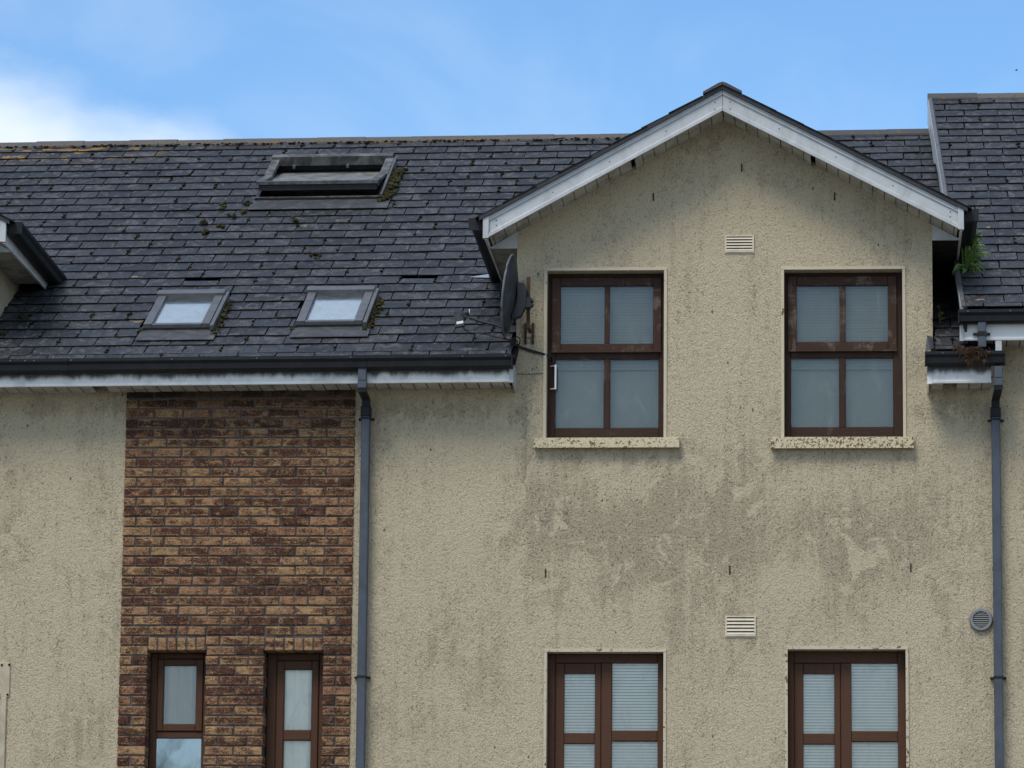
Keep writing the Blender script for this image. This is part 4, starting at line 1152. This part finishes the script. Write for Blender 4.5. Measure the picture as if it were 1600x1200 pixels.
for z in (8.475, 8.43):
    b = MB(); b.tube([(.095+(.012 if z < 8.45 else 0), -.345, z), (.095+(.012 if z < 8.45 else 0), -.335, z)], .007, 8); b.build('bolt', M['white'], dish)
b = MB(); b.box(.128, .156, -.255, -.225, 8.245, 8.665); b.build('pole', M['rust'], dish)
b = MB(); b.box(.131, .153, -.225, -.015, 8.255, 8.280); b.build('stand_off', M['steel_d'], dish)
for xa in (.106, .166):
    b = MB(); b.box(xa-.010, xa+.008, -.030, -.001, 8.165, 8.335); b.build('wall_plate', M['rust'], dish)
b = MB(); b.box(.112, .172, -.016, -.002, 8.225, 8.262); b.build('wall_strap', M['trim'], dish)
# arm and receiver
b = MB(); b.tube([(-.02, -.33, 8.222), (-.10, -.31, 8.262), (-.24, -.29, 8.300), (-.325, -.28, 8.330)], .011, 6); b.build('feed_arm', M['steel_d'], dish)
b = MB(); b.prism([(-.450, -.31, 8.372), (-.378, -.31, 8.382), (-.360, -.31, 8.262), (-.432, -.31, 8.250)], (0, .055, 0)); lnb = b.build('receiver', M['dish'], dish)
b = MB(); b.prism([(-.424, -.312, 8.292), (-.371, -.312, 8.301), (-.368, -.312, 8.281), (-.421, -.312, 8.272)], (0, .0015, 0)); b.build('sticker', M['white'], lnb)
b = MB(); b.tube([(-.385, -.28, 8.365), (-.345, -.28, 8.372), (-.325, -.28, 8.374)], [.014, .020, .034], 10); b.build('feed_horn', M['dish'], lnb)
b = MB(); b.tube([(-.325, -.28, 8.374), (-.319, -.28, 8.3745)], .026, 12); b.build('horn_cap', M['white'], lnb)
b = MB(); b.tube([(-.39, -.29, 8.352), (-.345, -.285, 8.322)], .024, 6); b.build('horn_clamp', M['steel_d'], lnb)
def cable(pts, r=.0055):
    b = MB(); P_ = []
    pts = [Vector(p) for p in pts]
    for i in range(len(pts)-1):
        p0, p1, p2, p3 = pts[max(i-1, 0)], pts[i], pts[i+1], pts[min(i+2, len(pts)-1)]
        for k in range(5):
            t = k/5; P_.append(.5*((2*p1)+(p2-p0)*t+(2*p0-5*p1+4*p2-p3)*t*t+(3*p1-p0-3*p2+p3)*t**3))
    P_.append(pts[-1]); b.tube(P_, r, 5); return b.build('cable', M['cable'], dish, smooth=True)
cable([(-.372, -.30, 8.255), (-.345, -.30, 8.228), (-.30, -.30, 8.226), (-.22, -.30, 8.258), (-.14, -.31, 8.275), (-.06, -.32, 8.268)], .004)
cable([(-.378, -.30, 8.256), (-.355, -.30, 8.225), (-.30, -.30, 8.205), (-.20, -.30, 8.192), (-.08, -.29, 8.165), (.0, -.25, 8.155), (.03, -.16, 8.158)], .005)
cable([(-.045, -.33, 8.235), (-.052, -.31, 8.19), (-.03, -.29, 8.16), (.02, -.2, 8.14)], .0055)
cable([(.005, -.12, 8.165), (.06, -.03, 8.145), (.15, -.012, 8.118), (.25, -.012, 8.088), (.305, .02, 8.072), (.31, .13, 8.07)], .0065)
cable([(.01, -.13, 8.155), (.07, -.03, 8.132), (.15, -.012, 8.104), (.25, -.012, 8.078), (.30, .03, 8.06), (.305, .13, 8.05)], .005)
cable([(.03, -.16, 8.15), (.045, -.20, 8.19), (.07, -.15, 8.18), (.06, -.10, 8.145), (.02, -.12, 8.14)], .005)
cable([(-.01, -.18, 8.16), (.02, -.16, 8.185), (.05, -.14, 8.16), (.03, -.14, 8.13), (.0, -.16, 8.145)], .006)
# thin telephone wire under it
cable([(.036, -.012, 7.925), (.12, -.006, 7.922), (.25, -.006, 7.930)], .0022)

# ------------------------------------------------------------------ moss on the roof
mo = MB(); sd = 0
rr_ = random.Random(5)
for (u, s) in joints:
    n_ = s >= 99; s_ = s-100 if n_ else s; dz = NDZ if n_ else 0
    p = .48 if not n_ else .14
    if s_ > 3.2: p += .10
    if s_ > 6.4: p = .55
    if rr_.random() < p and u > (vx(s_)+.06 if n_ else -9):
        for q in range(rr_.randrange(1, 4)):
            sd += 1
            mo.blob(RP(u-.004+rr_.uniform(-.009, .009), s_+rr_.uniform(.0, .16), .022, dz), rr_.uniform(.008, .021), (1.1, 1.3, .8), 0, sd)
for i in range(420):                                       # crust along the bottom of the ridge tiles
    x = rr_.uniform(-6, 2.2); sd += 1
    mo.blob(RP(x, STOP-.14+rr_.uniform(-.012, .03), .030), rr_.uniform(.006, .016), (1.6, 1, .7), 0, sd)
mo.build('moss', M['moss'], roof, kind='stuff')
mg = MB()
def cushion(x, s, h, r, n):
    global sd
    for k in range(n):
        sd += 1; mg.blob(RP(x+rr_.gauss(0, r*.6), s+rr_.gauss(0, r*1.2), h+rr_.uniform(0, r*.5)), rr_.uniform(.35, .75)*r, (1, 1, .9), 0, sd)
for (R, dens) in ((SKY_A, 9), (SKY_B, 10)):
    for k in range(dens): cushion(R[1]+.035, R[2]+.02+(R[3]-R[2]-.12)*k/dens, .03, .028, 7)
    cushion(R[0]-.02, R[2]-.03, .03, .024, 6); cushion(R[1]+.02, R[2]-.08, .03, .03, 6)
for k in range(12): cushion(SKY_C[1]+.05, SKY_C[2]-.05+1.2*k/12, .035, .045, 8)
for (x, s) in ((-2.72, 4.75), (-2.70, 4.45), (-2.78, 4.30), (-2.92, 4.62), (-3.02, 4.1), (-2.82, 3.95), (-2.95, 3.8), (-4.1, 1.15), (-4.2, .62), (-2.2, 4.1), (-1.9, 2.95)): cushion(x, s, .03, .032, 8)
mg.build('moss', M['moss_g'], roof, kind='stuff')

# ------------------------------------------------------------------ plants
def leaf(b, base, tip, wd, sag=.02, n=6):
    base, tip = Vector(base), Vector(tip); d = tip-base; L_ = d.length
    side = d.cross(Vector((.15, -1, .25))).normalized(); vs = []
    nrm_ = side.cross(d).normalized()
    for i in range(n+1):
        t = i/n; c = base+d*t+Vector((0, 0, -sag*4*(t-.5)**2+sag))*1.0
        wv = wd*math.sin(math.pi*min(1, .12+t*.88))**.7*(1-.2*t)
        if i == n: wv = .001
        vs += [c-side*wv, c+nrm_*wv*.35, c+side*wv]
    fs = []
    for i in range(n):
        a = i*3; fs += [(a, a+1, a+4, a+3), (a+1, a+2, a+5, a+4)]
    b.add(vs, fs)
fern = thing('fern', 'bright green hart\'s-tongue fern growing out from under the dormer gutter', 'fern', (3.66, .75, 8.9))
fb_ = MB(); rl = random.Random(3)
root = Vector((3.655, .60, 8.93))
for k in range(64):
    a = rl.uniform(-.75, 1.75); L_ = rl.uniform(.10, .27)
    st_ = root+Vector((rl.uniform(-.05, .06), rl.uniform(-.08, .08), rl.uniform(-.07, .16)))
    leaf(fb_, st_, st_+Vector((math.cos(a)*L_*.62, -rl.uniform(.01, .16), math.sin(a)*L_*.75)), rl.uniform(.004, .0095), rl.uniform(-.01, .04))
for k in range(14):
    a = rl.uniform(-2.6, -.5); L_ = rl.uniform(.10, .22)
    st_ = root+Vector((rl.uniform(-.06, .02), 0, rl.uniform(-.05, .02)))
    leaf(fb_, st_, st_+Vector((math.cos(a)*L_*.8, -rl.uniform(.05, .16), math.sin(a)*L_*.8)), rl.uniform(.006, .012), .03)
fb_.build('fronds', M['leaf'], fern)
seedling = thing('seedling', 'small dark green seedling in the shady gap beside the dormer wall', 'seedling', (3.40, .05, 8.30))
fb_ = MB()
for k in range(9):
    a = rl.uniform(.1, 2.4); L_ = rl.uniform(.06, .13); s0_ = Vector((3.41, .05, 8.32+k*.014))
    leaf(fb_, s0_, s0_+Vector((math.cos(a)*L_*.5, -rl.uniform(.02, .08), math.sin(a)*L_*.7-.02)), rl.uniform(.012, .022), .015)
fb_.build('leaves', M['moss_g'], seedling)
nest = MB()
for k in range(520):
    a = rl.uniform(0, 6.28); q = abs(rl.gauss(0, .5)); yy = FY-.115-abs(rl.gauss(0, .02))
    cx_ = 3.665+rl.gauss(0, .040); cz_ = 8.035-abs(rl.gauss(0, .062))
    cx_ += (8.04-cz_)*.10*rl.uniform(-1, 1)
    if cz_ < 7.885: cz_ = 7.885+rl.uniform(0, .05)
    L_ = rl.uniform(.015, .045); d = Vector((rl.gauss(0, .5), rl.gauss(0, .35), rl.gauss(-.6, .6))).normalized()*L_
    p = Vector((cx_, yy, cz_)); nest.tube([p, p+d*.5+Vector((rl.gauss(0, .004), 0, rl.gauss(0, .004))), p+d], rl.uniform(.0014, .0032), 3)
for k in range(40): nest.blob((3.665+rl.gauss(0, .036), FY-.10-rl.uniform(0, .025), 8.03-abs(rl.gauss(0, .055))), rl.uniform(.012, .024), (1, .8, 1), 0, 900+k)
for k in range(10):
    p = Vector((3.60+rl.uniform(-.03, .02), FY-.11, 8.03+rl.uniform(-.02, .01))); nest.tube([p, p+Vector((-.04, -.01, rl.uniform(-.01, .03))), p+Vector((-.075, -.01, rl.uniform(-.03, .02)))], .003, 4)
no = nest.build('dead_moss_clump', M['straw'])
no['label'] = 'clump of dead brown moss and twigs spilling over the short gutter'; no['category'] = 'dead moss'

# bare tree across the street: it is seen mirrored in the lower pane of the left narrow window
tree = thing('bare_tree', 'bare grey tree across the street, mirrored in the lower pane of the left narrow window', 'tree', (-9.7, -45, 0))
rt_ = random.Random(8); tb = MB(); bb_ = MB()
def grow(b, p, d, L_, r, depth):
    q = p+d*L_; mid_ = p+d*L_*.5+Vector((rt_.gauss(0, .04), rt_.gauss(0, .04), 0))*L_
    b.tube([p, mid_, q], [r, r*.85, r*.7], 4 if depth > 2 else 3, cap=False)
    if depth == 0: return
    for k in range(3 if depth > 1 else 4):
        nd = (d+Vector((rt_.gauss(0, .55), rt_.gauss(0, .55), rt_.gauss(.12, .35)))).normalized()
        grow(bb_, p+d*L_*rt_.uniform(.55, 1.0), nd, L_*rt_.uniform(.55, .8), r*.6, depth-1)
tb.tube([(-9.7, -45, 0), (-9.75, -45, 2), (-9.65, -45.05, 4)], [.28, .22, .19], 8)
for k in range(5):
    a = k*1.26
    grow(bb_, Vector((-9.65, -45.05, 3.6+k*.1)), Vector((math.cos(a)*.45, math.sin(a)*.45, 1)).normalized(), 2.7, .09, 5)
M['bark'] = m_simple('pale_bark', (.30, .29, .26), .9, .3, 6, bump=.004)
tb.build('trunk', M['bark'], tree); bb_.build('branches', M['bark'], tree)

# a bird far off over the right-hand roof
bp = CAM+pixdir(1588, 110)*330
bird = thing('bird', 'tiny dark bird flying high over the roof at the right', 'bird', bp)
b = MB(); b.tube([bp+Vector((-.11, 0, .0)), bp+Vector((-.05, 0, .01)), bp+Vector((.04, 0, .012)), bp+Vector((.11, 0, .03)), bp+Vector((.15, 0, .03))], [.008, .03, .036, .022, .004], 7); b.build('body', M['cable'], bird, smooth=True)
for sg in (-1, 1):
    b = MB(); b.add([bp+Vector((.05, sg*.02, .02)), bp+Vector((.04, sg*.14, .06)), bp+Vector((-.03, sg*.26, .02)), bp+Vector((-.03, sg*.12, .045)), bp+Vector((-.04, sg*.02, .015))], [(0, 1, 3, 4), (1, 2, 3)]); b.build('wing', M['cable'], bird)

# ------------------------------------------------------------------ render settings kept light
scene.render.engine = 'CYCLES'
